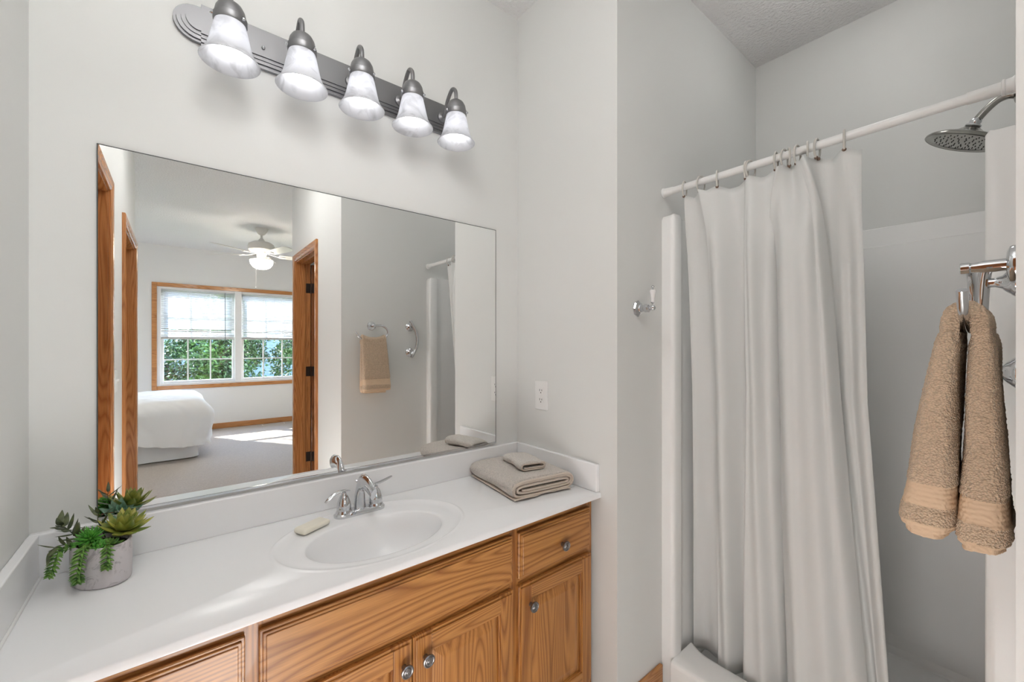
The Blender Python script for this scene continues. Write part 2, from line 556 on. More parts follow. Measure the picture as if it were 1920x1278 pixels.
def door_frame(name, x_in, x_out, y0, y1, side, stop_x):
    p = bpy.data.objects.new(name, None); C.objects.link(p)
    p.location = (x_in, (y0 + y1) / 2, 0); p['kind'] = 'structure'
    a, b = min(x_in, x_out), max(x_in, x_out)
    jt = .016
    obj('jamb', box(a - .001, b + .001, y0, y0 + jt, 0, DT - jt), M['oak_trim'], p)
    obj('jamb', box(a - .001, b + .001, y1 - jt, y1, 0, DT - jt), M['oak_trim'], p)
    obj('head_jamb', box(a - .001, b + .001, y0, y1, DT - jt, DT), M['oak_trim_y'], p)
    bm = BM()
    add_box(bm, stop_x, stop_x + .032, y0 + jt, y0 + jt + .011, 0, DT - jt - .011)
    add_box(bm, stop_x, stop_x + .032, y1 - jt - .011, y1 - jt, 0, DT - jt - .011)
    add_box(bm, stop_x, stop_x + .032, y0 + jt, y1 - jt, DT - jt - .011, DT - jt)
    obj('door_stop', bm, M['oak_trim'], p)
    casing(p, x_in, side, y0 + .004, y1 - .004, DT - .004, M['oak_trim'], M['oak_trim_y'])
    return p

def door_leaf(parent, along, p0, p1, t0, t1, z0, z1, mat):
    """a panelled slab; along 'y' -> thickness in x"""
    bm = BM()
    if along == 'y': add_box(bm, t0, t1, p0, p1, z0, z1, .002)
    else: add_box(bm, p0, p1, t0, t1, z0, z1, .002)
    w = (p1 - p0)
    for (u0, u1) in ((.14, .46), (.54, .86)):
        for (v0, v1) in ((.10, .36), (.43, .72), (.77, .92)):
            a0, a1 = p0 + w * u0, p0 + w * u1
            b0, b1 = z0 + (z1 - z0) * v0, z0 + (z1 - z0) * v1
            for face in (t0 - .005, t1 - .003):
                if along == 'y': add_box(bm, face, face + .008, a0, a1, b0, b1, .004, 1)
                else: add_box(bm, a0, a1, face, face + .008, b0, b1, .004, 1)
    return obj('door_leaf', bm, mat, parent)

d1 = door_frame('door_1', XL, -.387, -1.43, -.72, 1, -.352)
door_leaf(d1, 'y', -1.412, -.738, -.387, -.352, .01, 2.08, M['oak_door'])
d2 = door_frame('door_2', XL, -.387, -3.06, -2.155, 1, -.352)
door_leaf(d2, 'y', -3.042, -2.173, -.387, -.352, .01, 2.08, M['oak_door'])
d3 = door_frame('door_3', XH, .978, -2.805, -2.085, -1, .90)
leaf = door_leaf(d3, 'x', .984, 1.66, -2.803, -2.768, .01, 2.08, M['oak_door'])
for hz in (.28, 1.08, 1.86):
    bm = BM()
    add_box(bm, .940, .980, -2.7895, -2.7865, hz - .045, hz + .045, .001, 1)
    add_tube(bm, [(.981, -2.782, hz - .047), (.981, -2.782, hz + .047)], .006, 12)
    add_box(bm, .983, 1.02, -2.7685, -2.7655, hz - .045, hz + .045, .001, 1)
    obj('hinge', bm, M['bronze'], d3, label='dark bronze hinge')

# ------------------------------------------------------------ bedroom window
def window_unit(name, x0, x1):
    p = bpy.data.objects.new(name, None); C.objects.link(p)
    p.location = ((x0 + x1) / 2, YC, WZ0); p['kind'] = 'structure'
    y = YC - .07
    fw = .045
    bm = BM()
    for a in ((x0, x0 + fw, WZ0, WZ1), (x1 - fw, x1, WZ0, WZ1), (x0 + fw, x1 - fw, WZ0, WZ0 + fw * .8), (x0 + fw, x1 - fw, WZ1 - fw * .7, WZ1)):
        add_box(bm, a[0], a[1], y - .05, y + .068, a[2], a[3], .002, 1)
    obj('window_frame', bm, M['vinyl_window'], p)
    zm = 1.435
    def sash(z0, z1, yy):
        s = .034
        bm = BM()
        X0, X1 = x0 + fw, x1 - fw
        for a in ((X0, X0 + s, z0, z1), (X1 - s, X1, z0, z1), (X0 + s, X1 - s, z0, z0 + s), (X0 + s, X1 - s, z1 - s, z1)):
            add_box(bm, a[0], a[1], yy - .018, yy + .018, a[2], a[3], .003, 1)
        so = obj('sash', bm, M['vinyl_window'], p)
        mb = BM()
        for k in (1, 2):
            xx = X0 + s + (X1 - X0 - 2 * s) * k / 3
            add_box(mb, xx - .009, xx + .009, yy - .006, yy + .006, z0 + s, z1 - s)
        zz = (z0 + z1) / 2
        add_box(mb, X0 + s, X1 - s, yy - .0055, yy + .0055, zz - .009, zz + .009)
        obj('muntin', mb, M['vinyl_window'], so)
        obj('pane', box(X0 + s - .002, X1 - s + .002, yy - .011, yy - .007, z0 + s - .002, z1 - s + .002), M['glass'], so)
    sash(WZ0 + fw * .8, zm + .02, y + .02)
    sash(zm - .02, WZ1 - fw * .7, y - .02)
    return p
window_unit('window_1', WX0, WXM)
window_unit('window_2', WXM, WX1)
bm = BM()
tw = .058
for a in ((WX0 - tw, WX0, WZ0 - tw, WZ1 + tw), (WX1, WX1 + tw, WZ0 - tw, WZ1 + tw), (WX0, WX1, WZ1, WZ1 + tw), (WX0, WX1, WZ0 - tw, WZ0)):
    add_box(bm, a[0], a[1], YC, YC + .018, a[2], a[3], .004, 2)
struct('trim_1', bm, M['oak_trim_x'])
# the casing between the pair
struct('trim_2', box(WXM - .045, WXM + .045, YC - .012, YC + .012, WZ0 + .01, WZ1, .003), M['vinyl_window'])

def blind(x0, x1, label, seed, wand_x):
    z_top, z_bot = WZ1 - .005, 1.425
    yy = YC - .028
    t = thing('window_blind', label, 'blind', ((x0 + x1) / 2, yy, z_bot), 'mini blinds on the bedroom window')
    obj('headrail', box(x0, x1, yy - .013, yy + .013, z_top - .03, z_top, .002, 1), M['slat'], t)
    rnd = random.Random(seed)
    bm = BM()
    n = 44
    for i in range(n):
        z = z_top - .045 - (z_top - .05 - z_bot - .02) * i / (n - 1)
        if i > n - 9: z += rnd.uniform(-.007, .006)
        tl = rnd.uniform(-.003, .003) * (2.5 if i > n - 8 else .5)
        th = -.62
        vs = []
        for (xx, dz) in ((x0 + .004, -tl), (x1 - .004, tl)):
            for k in range(4):
                s = (k / 3 - .5) * .025
                vs.append(bm.verts.new((xx, yy + s * cos(th), z + dz + s * sin(th) + .0022 * (1 - (2 * k / 3 - 1) ** 2))))
        for k in range(3):
            bm.faces.new((vs[k], vs[k + 1], vs[k + 5], vs[k + 4]))
    o = obj('slats', bm, M['slat'], t, smooth=True)
    so = o.modifiers.new('thick', 'SOLIDIFY'); so.thickness = .0008
    obj('bottom_rail', box(x0 + .003, x1 - .003, yy - .011, yy + .011, z_bot - .012, z_bot + .004, .003, 1), M['slat'], t)
    bm = BM()
    for fx in (.12, .5, .88):
        xx = x0 + (x1 - x0) * fx
        add_tube(bm, [(xx, yy + .013, z_top - .03), (xx, yy + .013, z_bot)], .0008, 5)
    obj('ladder_cord', bm, M['slat'], t)
    if wand_x:
        bm = BM()
        add_tube(bm, [(wand_x, yy + .018, z_top - .03), (wand_x + .003, yy + .02, z_bot - .04)], .004, 8)
        obj('wand', bm, M['dark'], t, label='thin dark tilt wand')
    return t
blind(WX0 + .012, WXM - .047, 'raised white mini blind over the left bedroom window with crooked lower slats', 3, .60)
blind(WXM + .047, WX1 - .012, 'raised white mini blind over the right bedroom window beside the dark door frame', 5, None)

# ------------------------------------------------------------ outdoors
struct('ground', box(-16, 16, -30, -6.8, -.6, -.5), M['lawn'])
hs = thing('house', 'blue grey sided house standing behind the trees outside the bedroom window', 'house', (1, -19, -.5))
bm = BM(); add_box(bm, -7, 9, -24, -19, -.5, 2.6)
for k in range(22):
    add_box(bm, -7, 9, -19.0, -18.985, -.5 + k * .14, -.5 + k * .14 + .12)
obj('wall', bm, M['siding'], hs)
bm = BM(); prism(bm, [(-5.4, 2.55), (.4, 2.55), (-2.5, 4.6)], (-7.3, -19, 0), (0, 1, 0), (0, 0, 1), (1, 0, 0), 16.6)
obj('roof', bm, M['roofing'], hs)

def tree(label, x, y, h, rx, rz, zc, n, seed, mat, grp):
    t = thing('tree', label, 'tree', (x, y, -.5), grp)
    rnd = random.Random(seed)
    bm = BM()
    add_tube(bm, [(x, y, -.5), (x + .05, y, .4), (x, y, zc), (x, y, h - .3)], [.09, .07, .05, .02], 10)
    for k in range(14):
        a = rnd.uniform(0, 2 * pi); z = rnd.uniform(.1, h - .6)
        add_tube(bm, [(x, y, z), (x + rx * .35 * cos(a), y + rx * .35 * sin(a), z + .25), (x + rx * .8 * cos(a), y + rx * .8 * sin(a), z + .4)], [.025, .016, .006], 6)
    obj('trunk', bm, M['bark'], t, smooth=True)
    bm = BM()
    for i in range(n):
        # clusters of leaves
        while True:
            u = Vector((rnd.uniform(-1, 1), rnd.uniform(-1, 1), rnd.uniform(-1, 1)))
            if .25 < u.length < 1: break
        p = Vector((x + u.x * rx, y + u.y * rx * .8, zc + u.z * rz))
        if noise.noise(p * 1.9 + Vector((seed, 0, 0))) < -.10: continue
        for q in range(4):
            c = p + Vector((rnd.gauss(0, .05), rnd.gauss(0, .05), rnd.gauss(0, .05)))
            ax = Vector((rnd.gauss(0, 1), rnd.gauss(0, 1), rnd.gauss(0, .6) - .4)).normalized()
            s1 = ax.cross(Vector((rnd.gauss(0, 1), rnd.gauss(0, 1), rnd.gauss(0, 1)))).normalized()
            L_, W_ = rnd.uniform(.06, .11), rnd.uniform(.018, .030)
            nn = ax.cross(s1) * W_ * .4
            v = [bm.verts.new(q_) for q_ in (c, c + ax * L_ * .35 + s1 * W_ + nn, c + ax * L_, c + ax * L_ * .35 - s1 * W_ + nn, c + ax * L_ * .5)]
            bm.faces.new((v[0], v[1], v[4])); bm.faces.new((v[1], v[2], v[4]))
            bm.faces.new((v[2], v[3], v[4])); bm.faces.new((v[3], v[0], v[4]))
    obj('foliage', bm, mat, t)
    return t
tg = 'garden trees outside the bedroom window'
tree('broad green leafy tree filling the centre of the left bedroom window', .72, -9.7, 2.6, .92, 1.35, 1.1, 5000, 1, M['leaf_tree'], tg)
tree('small green tree at the left edge of the bedroom window', -.85, -8.9, 2.1, .50, 1.0, .70, 1900, 2, M['leaf_tree2'], tg)
tree('green bushy tree behind the right bedroom window', 2.55, -9.9, 2.4, .80, 1.2, .9, 3400, 4, M['leaf_tree'], tg)
tree('low dark shrub below the bedroom window behind the bigger trees', -.2, -12.4, 1.7, 1.3, .9, .3, 3000, 7, M['leaf_tree2'], tg)

# ------------------------------------------------------------ mirror
MX0, MX1, MZ0, MZ1 = -.153, 1.079, .905, 1.828
mt = thing('vanity_mirror', 'large frameless rectangular mirror on the wall above the vanity', 'mirror', ((MX0 + MX1) / 2, 0, MZ0))
obj('mirror_glass', box(MX0, MX1, -.006, -.0005, MZ0, MZ1, .0008, 1), M['mirror'], mt)
bm = BM()
e_ = .0016
for a in ((MX0 - e_, MX0, MZ0, MZ1 + e_), (MX1, MX1 + e_, MZ0, MZ1 + e_), (MX0, MX1, MZ1, MZ1 + e_)):
    add_box(bm, a[0], a[1], -.0064, -.0005, a[2], a[3])
obj('polished_edge', bm, plain('glass_edge', (.10, .11, .11), .3), mt, label='thin dark polished edge of the glass')
bm = BM()
add_box(bm, MX0, MX1, -.0085, -.0005, MZ0 - .0035, MZ0 - .0005)
add_box(bm, MX0, MX1, -.0085, -.0068, MZ0 - .0005, MZ0 + .0025)
obj('bottom_channel', bm, M['chrome'], mt, label='thin metal channel under the mirror')

# ------------------------------------------------------------ vanity light
LZ0, LZ1 = 2.165, 2.272
lf = thing('vanity_light', 'five-light satin nickel bath bar with frosted alabaster bell shades above the mirror', 'light fixture', (.455, 0, 2.22))
def end_outline(x0, x1, z0, z1, bulge, notch, n=14):
    """bar with rounded, notched ends"""
    zc = (z0 + z1) / 2; r = (z1 - z0) / 2
    pts = []
    def arc(cx, sgn):
        out = []
        out.append((cx, z0 - notch)); out.append((cx - sgn * -.0, z0 - notch))
        return out
    # right end, counter clockwise from bottom
    pts.append((x1, z0 - notch)); pts.append((x1 + .010, z0 - notch)); pts.append((x1 + .010, z0 + .004))
    for k in range(n + 1):
        a = -pi / 2 + pi * k / n
        pts.append((x1 + .016 + cos(a) * bulge, zc + sin(a) * (r - .004)))
    pts.append((x1 + .010, z1 - .004)); pts.append((x1 + .010, z1 + notch)); pts.append((x1, z1 + notch))
    pts.append((x0, z1 + notch)); pts.append((x0 - .010, z1 + notch)); pts.append((x0 - .010, z1 - .004))
    for k in range(n + 1):
        a = pi / 2 + pi * k / n
        pts.append((x0 - .016 + cos(a) * bulge, zc + sin(a) * (r - .004)))
    pts.append((x0 - .010, z0 + .004)); pts.append((x0 - .010, z0 - notch)); pts.append((x0, z0 - notch))
    return pts
bm = BM()
for k, (ins, dep) in enumerate(((0, .012), (.007, .017), (.013, .013), (.017, .020), (.023, .016), (.027, .024))):
    poly = end_outline(.062, .85, LZ0 + ins, LZ1 - ins * .45, .055 - ins, .005 if k == 0 else .002)
    # drop duplicate neighbours
    pl = [p for i, p in enumerate(poly) if p != poly[i - 1]]
    prism(bm, pl, (0, 0, 0), (1, 0, 0), (0, 0, 1), (0, -1, 0), dep)
obj('back_plate', bm, M['satin'], lf)
for xx in (.20, .715):
    bm = BM()
    add_lathe(bm, [(.005, 0), (.005, .004), (.0035, .007), (.001, .0085)], (xx, -.024, 2.215), (0, -1, 0), 14)
    obj('screw', bm, M['chrome'], lf, smooth=True)
M['bulb'] = emit_mat('lit_bulb', (1.0, .985, .97), BULB_W)
SY = -.13
for i in range(5):
    sx = .110 + i * .1735
    bm = BM()
    path = catmull([(sx, -.022, 2.215), (sx, -.045, 2.222), (sx, -.068, 2.262), (sx, -.100, 2.288), (sx, -.125, 2.272), (sx, SY, 2.24), (sx, SY, 2.222)], 6)
    add_tube(bm, path, .0068, 14)
    add_lathe(bm, [(.020, 0), (.018, .006), (.010, .010), (.0068, .012)], (sx, -.024, 2.215), (0, -1, 0), 24)
    arm = obj('arm', bm, M['satin'], lf, smooth=True)
    bm = BM()
    add_lathe(bm, [(.009, .058), (.018, .056), (.027, .049), (.033, .038), (.0355, .026), (.036, .020), (.0385, .018), (.0385, .004), (.0365, 0), (.0345, 0), (.0345, .015), (.0, .016)], (sx, SY, 2.176), (0, 0, 1), 36, cap0=True, cap1=False)
    h = obj('lamp_holder', bm, M['satin'], lf, smooth=True)
    for a in (-.9, 1.2, 3.3):
        bm = BM()
        add_lathe(bm, [(.0018, .030), (.0018, .040), (.0042, .040), (.0042, .044), (.002, .046)], (sx, SY, 2.184), (cos(a), sin(a), 0), 10)
        obj('thumb_screw', bm, M['chrome'], h, smooth=True)
    bm = BM()
    outer = [(.0330, .108), (.0355, .100), (.0390, .085), (.0432, .065), (.0475, .045), (.0522, .028), (.0585, .014), (.0655, .004), (.0690, .000)]
    inner = [(r - .003, h_) for r, h_ in outer[::-1]]
    prof = outer + [(.068, -.0015)] + inner
    add_lathe(bm, prof, (sx, SY, 2.078), (0, 0, 1), 48, cap0=False, cap1=False)
    s = obj('lamp_shade', bm, M['shade'], lf, smooth=True, label='frosted alabaster glass bell shade')
    bm = BM()
    add_lathe(bm, [(.001, .0), (.012, .002), (.021, .008), (.0265, .018), (.0275, .028), (.025, .040), (.018, .055), (.013, .068), (.013, .085)], (sx, SY, 2.090), (0, 0, 1), 28)
    obj('bulb', bm, M['bulb'], lf, smooth=True, label='glowing white bulb')

# ------------------------------------------------------------ vanity counter
CT = .79
CX0, CX1, CY0 = -.247, 1.187, -.482
vt = thing('countertop', 'white cultured marble countertop with integral oval sink and backsplash', 'countertop', (.46, -.24, .765))
BX, BY, BA, BB = .450, -.288, .190, .128
OX, OY, OA, OB = .455, -.258, .268, .196
def oval_counter():
    bm = BM()
    NA = 160
    X0, X1, Y0, Y1 = -.265, 1.203, CY0, -.002
    # relative height profile on the normalised path bowl centre -> outer ellipse -> rectangle
    rings = []
    for s in [i / 14 for i in range(1, 15)]:
        zz = -.135 * (1 - s ** 2.6) ** .75 - .004
        rings.append(('b', s, zz))
    rings += [('b', 1.025, -.0018), ('b', 1.05, -.0006), ('b', 1.08, .0)]
    rings += [('m', .55, .0), ('o', .965, -.0004), ('o', .980, .0012), ('o', .992, .0024), ('o', 1.008, .0022), ('o', 1.02, .0008), ('o', 1.035, 0)]
    vr = []
    for kind, s, zz in rings:
        ring = []
        for k in range(NA):
            a = 2 * pi * k / NA
            pb = Vector((BX + BA * 1.08 * cos(a), BY + BB * 1.08 * sin(a), 0))
            po = Vector((OX + OA * .965 * cos(a), OY + OB * .965 * sin(a), 0))
            if kind == 'b': p = Vector((BX + BA * s * cos(a), BY + BB * s * sin(a), 0))
            elif kind == 'm': p = pb.lerp(po, s)
            else: p = Vector((OX + OA * s * cos(a), OY + OB * s * sin(a), 0))
            p.z = CT + zz
            ring.append(bm.verts.new(p))
        vr.append(ring)
    # outer rectangle ring: ray cast from ellipse centre
    ring = []
    corners = [(X1, Y1), (X0, Y1), (X0, Y0), (X1, Y0)]
    for k in range(NA):
        a = 2 * pi * k / NA
        dx, dy = OA * cos(a), OB * sin(a)
        t = 1e9
        if dx > 1e-9: t = min(t, (X1 - OX) / dx)
        if dx < -1e-9: t = min(t, (X0 - OX) / dx)
        if dy > 1e-9: t = min(t, (Y1 - OY) / dy)
        if dy < -1e-9: t = min(t, (Y0 + .004 - OY) / dy)
        ring.append([OX + dx * t, OY + dy * t])
    for cx, cy in corners:
        cy = max(cy, Y0 + .004)
        k = min(range(NA), key=lambda q: (ring[q][0] - cx) ** 2 + (ring[q][1] - cy) ** 2)
        ring[k] = [cx, cy]
    top = [bm.verts.new((x, y, CT)) for x, y in ring]
    vr.append(top)
    # front edge rounding and skirt
    edge = [bm.verts.new((x, y if y > Y0 + .01 else Y0, CT - .004)) for x, y in ring]
    vr.append(edge)
    bot = [bm.verts.new((x, y if y > Y0 + .01 else Y0, CT - .018)) for x, y in ring]
    vr.append(bot)
    for i in range(len(vr) - 1):
        for k in range(NA):
            bm.faces.new((vr[i][k], vr[i][(k + 1) % NA], vr[i + 1][(k + 1) % NA], vr[i + 1][k]))
    c = bm.verts.new((BX, BY, CT - .139))
    for k in range(NA):
        bm.faces.new((c, vr[0][(k + 1) % NA], vr[0][k]))
    return bm
obj('sink_slab', oval_counter(), M['marble'], vt, smooth=True, angle=50)
obj('backsplash', box(-.266, 1.204, -.020, -.0005, CT - .001, CT + .102, .004, 3), M['marble'], vt)
obj('side_splash', box(-.2665, -.247, CY0 + .004, -.0205, CT - .001, CT + .102, .003, 3), M['marble'], vt)
obj('side_splash', box(1.187, 1.2045, CY0 + .008, -.0205, CT + .0005, CT + .102, .003, 3), M['marble'], vt)
bm = BM()
add_tube(bm, [(-.2455, CY0 + .01, CT + .0015), (-.2455, -.022, CT + .0015)], .0035, 8)
obj('caulk', bm, M['plastic'], vt)
bm = BM()
add_lathe(bm, [(.021, 0), (.021, .003), (.017, .004), (.016, .001), (.0, .001)], (BX, BY, CT - .1385), (0, 0, 1), 30)
add_lathe(bm, [(.013, .002), (.013, .005), (.009, .008), (0, .008)], (BX, BY, CT - .1385), (0, 0, 1), 30)
obj('drain', bm, M['chrome'], vt, smooth=True)

# ------------------------------------------------------------ vanity cabinet
vc = thing('vanity_cabinet', 'honey oak bathroom vanity cabinet under the white countertop', 'cabinet', (.46, -.24, 0))
FY = -.452          # face frame front
DY = -.471          # door faces
ZT = CT - .0185     # cabinet top
bm = BM()
add_box(bm, -.264, -.248, FY + .018, -.005, .09, ZT)
add_box(bm, 1.165, 1.183, FY + .018, -.005, 0, ZT)
add_box(bm, -.248, 1.165, FY + .018, -.005, .09, .105)
add_box(bm, -.248, 1.165, -.02, -.005, .105, ZT)
add_box(bm, -.248, 1.165, FY + .07, FY + .085, 0, .09)
obj('carcass', bm, M['oak_in'], vc)
def stile(x0, x1, z0=.09, z1=ZT):
    obj('face_frame_stile', box(x0, x1, FY, FY + .018, z0, z1), M['oak_z'], vc)
stile(-.264, -.235); stile(.100, .140); stile(.797, .832); stile(1.158, 1.184, 0)
for (a, b, c_, d_) in ((-.235, .100, .735, ZT), (.140, .797, .735, ZT), (.832, 1.158, .735, ZT),
                   (-.235, .100, .572, .602), (.140, .797, .572, .602), (.832, 1.158, .572, .602),
                   (-.235, .100, .09, .125), (.140, .797, .09, .125), (.832, 1.158, .09, .125)):
    obj('face_frame_rail', box(a, b, FY + .0002, FY + .018, c_, d_), M['oak_x'], vc)
obj('center_stile', box(.452, .486, FY + .0001, FY + .018, .125, .572), M['oak_z'], vc)

def edge_front(x0, x1, z0, z1, mat):
    """slab front with a stepped routed edge"""
    bm = BM()
    add_box(bm, x0, x1, DY + .007, FY - .0005, z0, z1, .002, 1)
    add_box(bm, x0 + .006, x1 - .006, DY + .003, DY + .008, z0 + .006, z1 - .006, .0018, 2)
    add_box(bm, x0 + .012, x1 - .012, DY, DY + .004, z0 + .012, z1 - .012, .0012, 1)
    return bm

def knob(parent, x, z):
    bm = BM()
    add_lathe(bm, [(.007, 0), (.0065, .006), (.006, .012), (.009, .015), (.0155, .017), (.0165, .020), (.0160, .0225), (.0135, .0238),
                   (.0125, .0225), (.0105, .0222), (.0095, .0238), (.0075, .0243), (.0065, .0228), (.005, .0228), (.004, .024), (.0005, .0243)],
              (x, DY, z), (0, -1, 0), 36)
    obj('knob', bm, M['pewter'], parent, smooth=True, angle=50, label='round pewter knob with raised rings')

def cab_door(x0, x1, z0, z1, kx, kz, seed):
    mz_ = oak('oak_stile_%d' % seed, 'z', seed, light=(186, 128, 66), dark=(138, 84, 38))
    mx_ = oak('oak_rail_%d' % seed, 'x', seed + .5, light=(190, 133, 71), dark=(142, 88, 40))
    d = obj('door', box(x0 + .001, x1 - .001, DY + .012, FY - .0005, z0 + .001, z1 - .001), mz_, vc)
    w = .056
    for (a, b, ia, ib) in ((x0, x0 + w, .007, .005), (x1 - w, x1, .005, .007)):
        bmS = BM()
        add_box(bmS, a, b, DY + .0045, DY + .0125, z0, z1, .0012, 1)
        add_box(bmS, a + ia, b - ib, DY, DY + .005, z0 + .007, z1 - .007, .0015, 2)
        obj('door_stile', bmS, mz_, d)
    for (a, b, ia, ib) in ((z0, z0 + w, .007, .005), (z1 - w, z1, .005, .007)):
        bmR = BM()
        add_box(bmR, x0 + w + .0003, x1 - w - .0003, DY + .0045, DY + .0125, a, b)
        add_box(bmR, x0 + w - .0047, x1 - w + .0047, DY + .0001, DY + .005, a + ia, b - ib, .0015, 2)
        obj('door_rail', bmR, mx_, d)
    # raised centre panel
    px0, px1, pz0, pz1 = x0 + w, x1 - w, z0 + w, z1 - w
    bmP = BM()
    prof = [(0, .0115), (.004, .0095), (.030, .0035), (.034, .0030)]
    prev = None
    for ins, dep in prof:
        r = [bmP.verts.new(p) for p in ((px0 + ins, DY + dep, pz0 + ins), (px1 - ins, DY + dep, pz0 + ins), (px1 - ins, DY + dep, pz1 - ins), (px0 + ins, DY + dep, pz1 - ins))]
        if prev:
            for k in range(4): bmP.faces.new((prev[k], prev[(k + 1) % 4], r[(k + 1) % 4], r[k]))
        prev = r
    bmP.faces.new(prev)
    obj('door_panel', bmP, M['oak_z2'], d)
    knob(d, kx, kz)
    return d

fr = obj('drawer', edge_front(.827, 1.164, .599, .742, None), M['oak_x2'], vc)
knob(fr, 1.012, .657)
obj('false_front', edge_front(.131, .802, .599, .742, None), M['oak_x'], vc)
M['oak_x3'] = oak('oak_drawer_left', 'x', 11.2)
fr = obj('drawer', edge_front(-.250, .107, .599, .742, None), M['oak_x3'], vc)
knob(fr, -.07, .66)
cab_door(.825, 1.166, .12, .577, .869, .510, 13)
cab_door(.4705, .803, .12, .577, .503, .518, 17)
cab_door(.130, .4675, .12, .577, .444, .519, 19)
cab_door(-.250, .107, .12, .577, .07, .519, 23)

# ------------------------------------------------------------ faucet
FX, FYY = .460, -.102
fa = thing('faucet', 'chrome two-handle centerset faucet behind the oval sink', 'faucet', (FX, FYY, CT))
def rounded_rect(cx, cy, hx, hy, r, n=10):
    pts = []
    for qx, qy, a0 in ((1, 1, 0), (-1, 1, pi / 2), (-1, -1, pi), (1, -1, 3 * pi / 2)):
        for k in range(n + 1):
            a = a0 + pi / 2 * k / n
            pts.append((cx + qx * (hx - r) + r * cos(a), cy + qy * (hy - r) + r * sin(a)))
    return pts
bm = BM()
lv = [(.0, 0), (.0, .006), (-.003, .010), (-.006, .013), (-.010, .0145)]
prev = None
for ins, h_ in lv:
    r = [bm.verts.new((x, y, CT + .0003 + h_)) for x, y in rounded_rect(FX, FYY, .080 + ins, .027 + ins, .0265 + ins)]
    if prev:
        n = len(r)
        for k in range(n): bm.faces.new((prev[k], prev[(k + 1) % n], r[(k + 1) % n], r[k]))
    else: bm.faces.new(r[::-1])
    prev = r
bm.faces.new(prev)
obj('base_plate', bm, M['chrome'], fa, smooth=True)
for sgn in (-1, 1):
    hx = FX + sgn * .0508
    bm = BM()
    add_lathe(bm, [(.0245, .006), (.0238, .014), (.0215, .020), (.0212, .022), (.0218, .024), (.0212, .034), (.0195, .044), (.0165, .054), (.012, .063), (.008, .068), (.007, .074)], (hx, FYY, CT), (0, 0, 1), 36)
    hd = obj('handle', bm, M['chrome'], fa, smooth=True)
    bm = BM()
    if sgn < 0: pts = [(.020, .006, .075), (.006, .003, .079), (-.012, -.002, .080), (-.032, -.008, .076), (-.050, -.014, .067), (-.060, -.018, .060)]
    else: pts = [(-.018, -.006, .079), (-.004, -.003, .081), (.014, .003, .081), (.034, .010, .083), (.054, .017, .086), (.064, .021, .088)]
    pp = catmull([(hx + a, FYY + b, CT + c_) for a, b, c_ in pts], 5)
    nn = len(pp)
    add_tube(bm, pp, [.0095 * max(.25, sin(pi * (.12 + .80 * i / (nn - 1))) ** .6) for i in range(nn)], 14, flat=(1, .34))
    obj('lever', bm, M['chrome'], hd, smooth=True, angle=60)
bm = BM()
pts = [(0, .004, .012), (0, .004, .030), (0, .002, .055), (0, -.002, .078), (0, -.014, .097), (0, -.036, .107), (0, -.066, .107), (0, -.098, .100), (0, -.120, .089)]
pp = catmull([(FX + a, FYY + b, CT + c_) for a, b, c_ in pts], 5)
nn = len(pp)
rr = []
fl = []
for i in range(nn):
    t = i / (nn - 1)
    rr.append(.0195 - .0045 * min(1, t * 3) if t < .4 else .0150 + .0025 * sin((t - .4) / .6 * pi))
    k = max(0, min(1, (t - .25) / .35))
    fl.append((1 + .45 * k, 1 - .45 * k))
add_tube(bm, pp, rr, 20, flat=fl)
obj('spout', bm, M['chrome'], fa, smooth=True, angle=60)
bm = BM()
add_tube(bm, [(FX, FYY + .022, CT + .01), (FX, FYY + .022, CT + .092)], .0028, 12)
add_lathe(bm, [(.003, 0), (.0075, .002), (.0085, .005), (.006, .007), (.001, .0075)], (FX, FYY + .022, CT + .091), (0, 0, 1), 20)
obj('lift_rod', bm, M['chrome'], fa, smooth=True)

# ------------------------------------------------------------ soap
def pillow(cx, cy, cz, a, b, h, rot, n=5, seg=10):
    """rounded bar"""
    bm = BM()
    add_box(bm, -a, a, -b, b, 0, h, min(h * .48, b * .5), 6)
    for v in bm.verts:
        v.co.z += .0035 * (1 - (v.co.x / a) ** 2) * (1 if v.co.z > h / 2 else 0)
    bmesh.ops.rotate(bm, verts=bm.verts, cent=(0, 0, 0), matrix=Matrix.Rotation(rot, 3, 'Z'))
    bmesh.ops.translate(bm, verts=bm.verts, vec=(cx, cy, cz))
    return bm
so = obj('soap_bar', pillow(.308, -.142, CT + .0026, .046, .0235, .015, rad(26)), M['soap'], smooth=True, angle=60)
tag(so, 'cream bar of soap on the sink rim left of the faucet', 'soap')

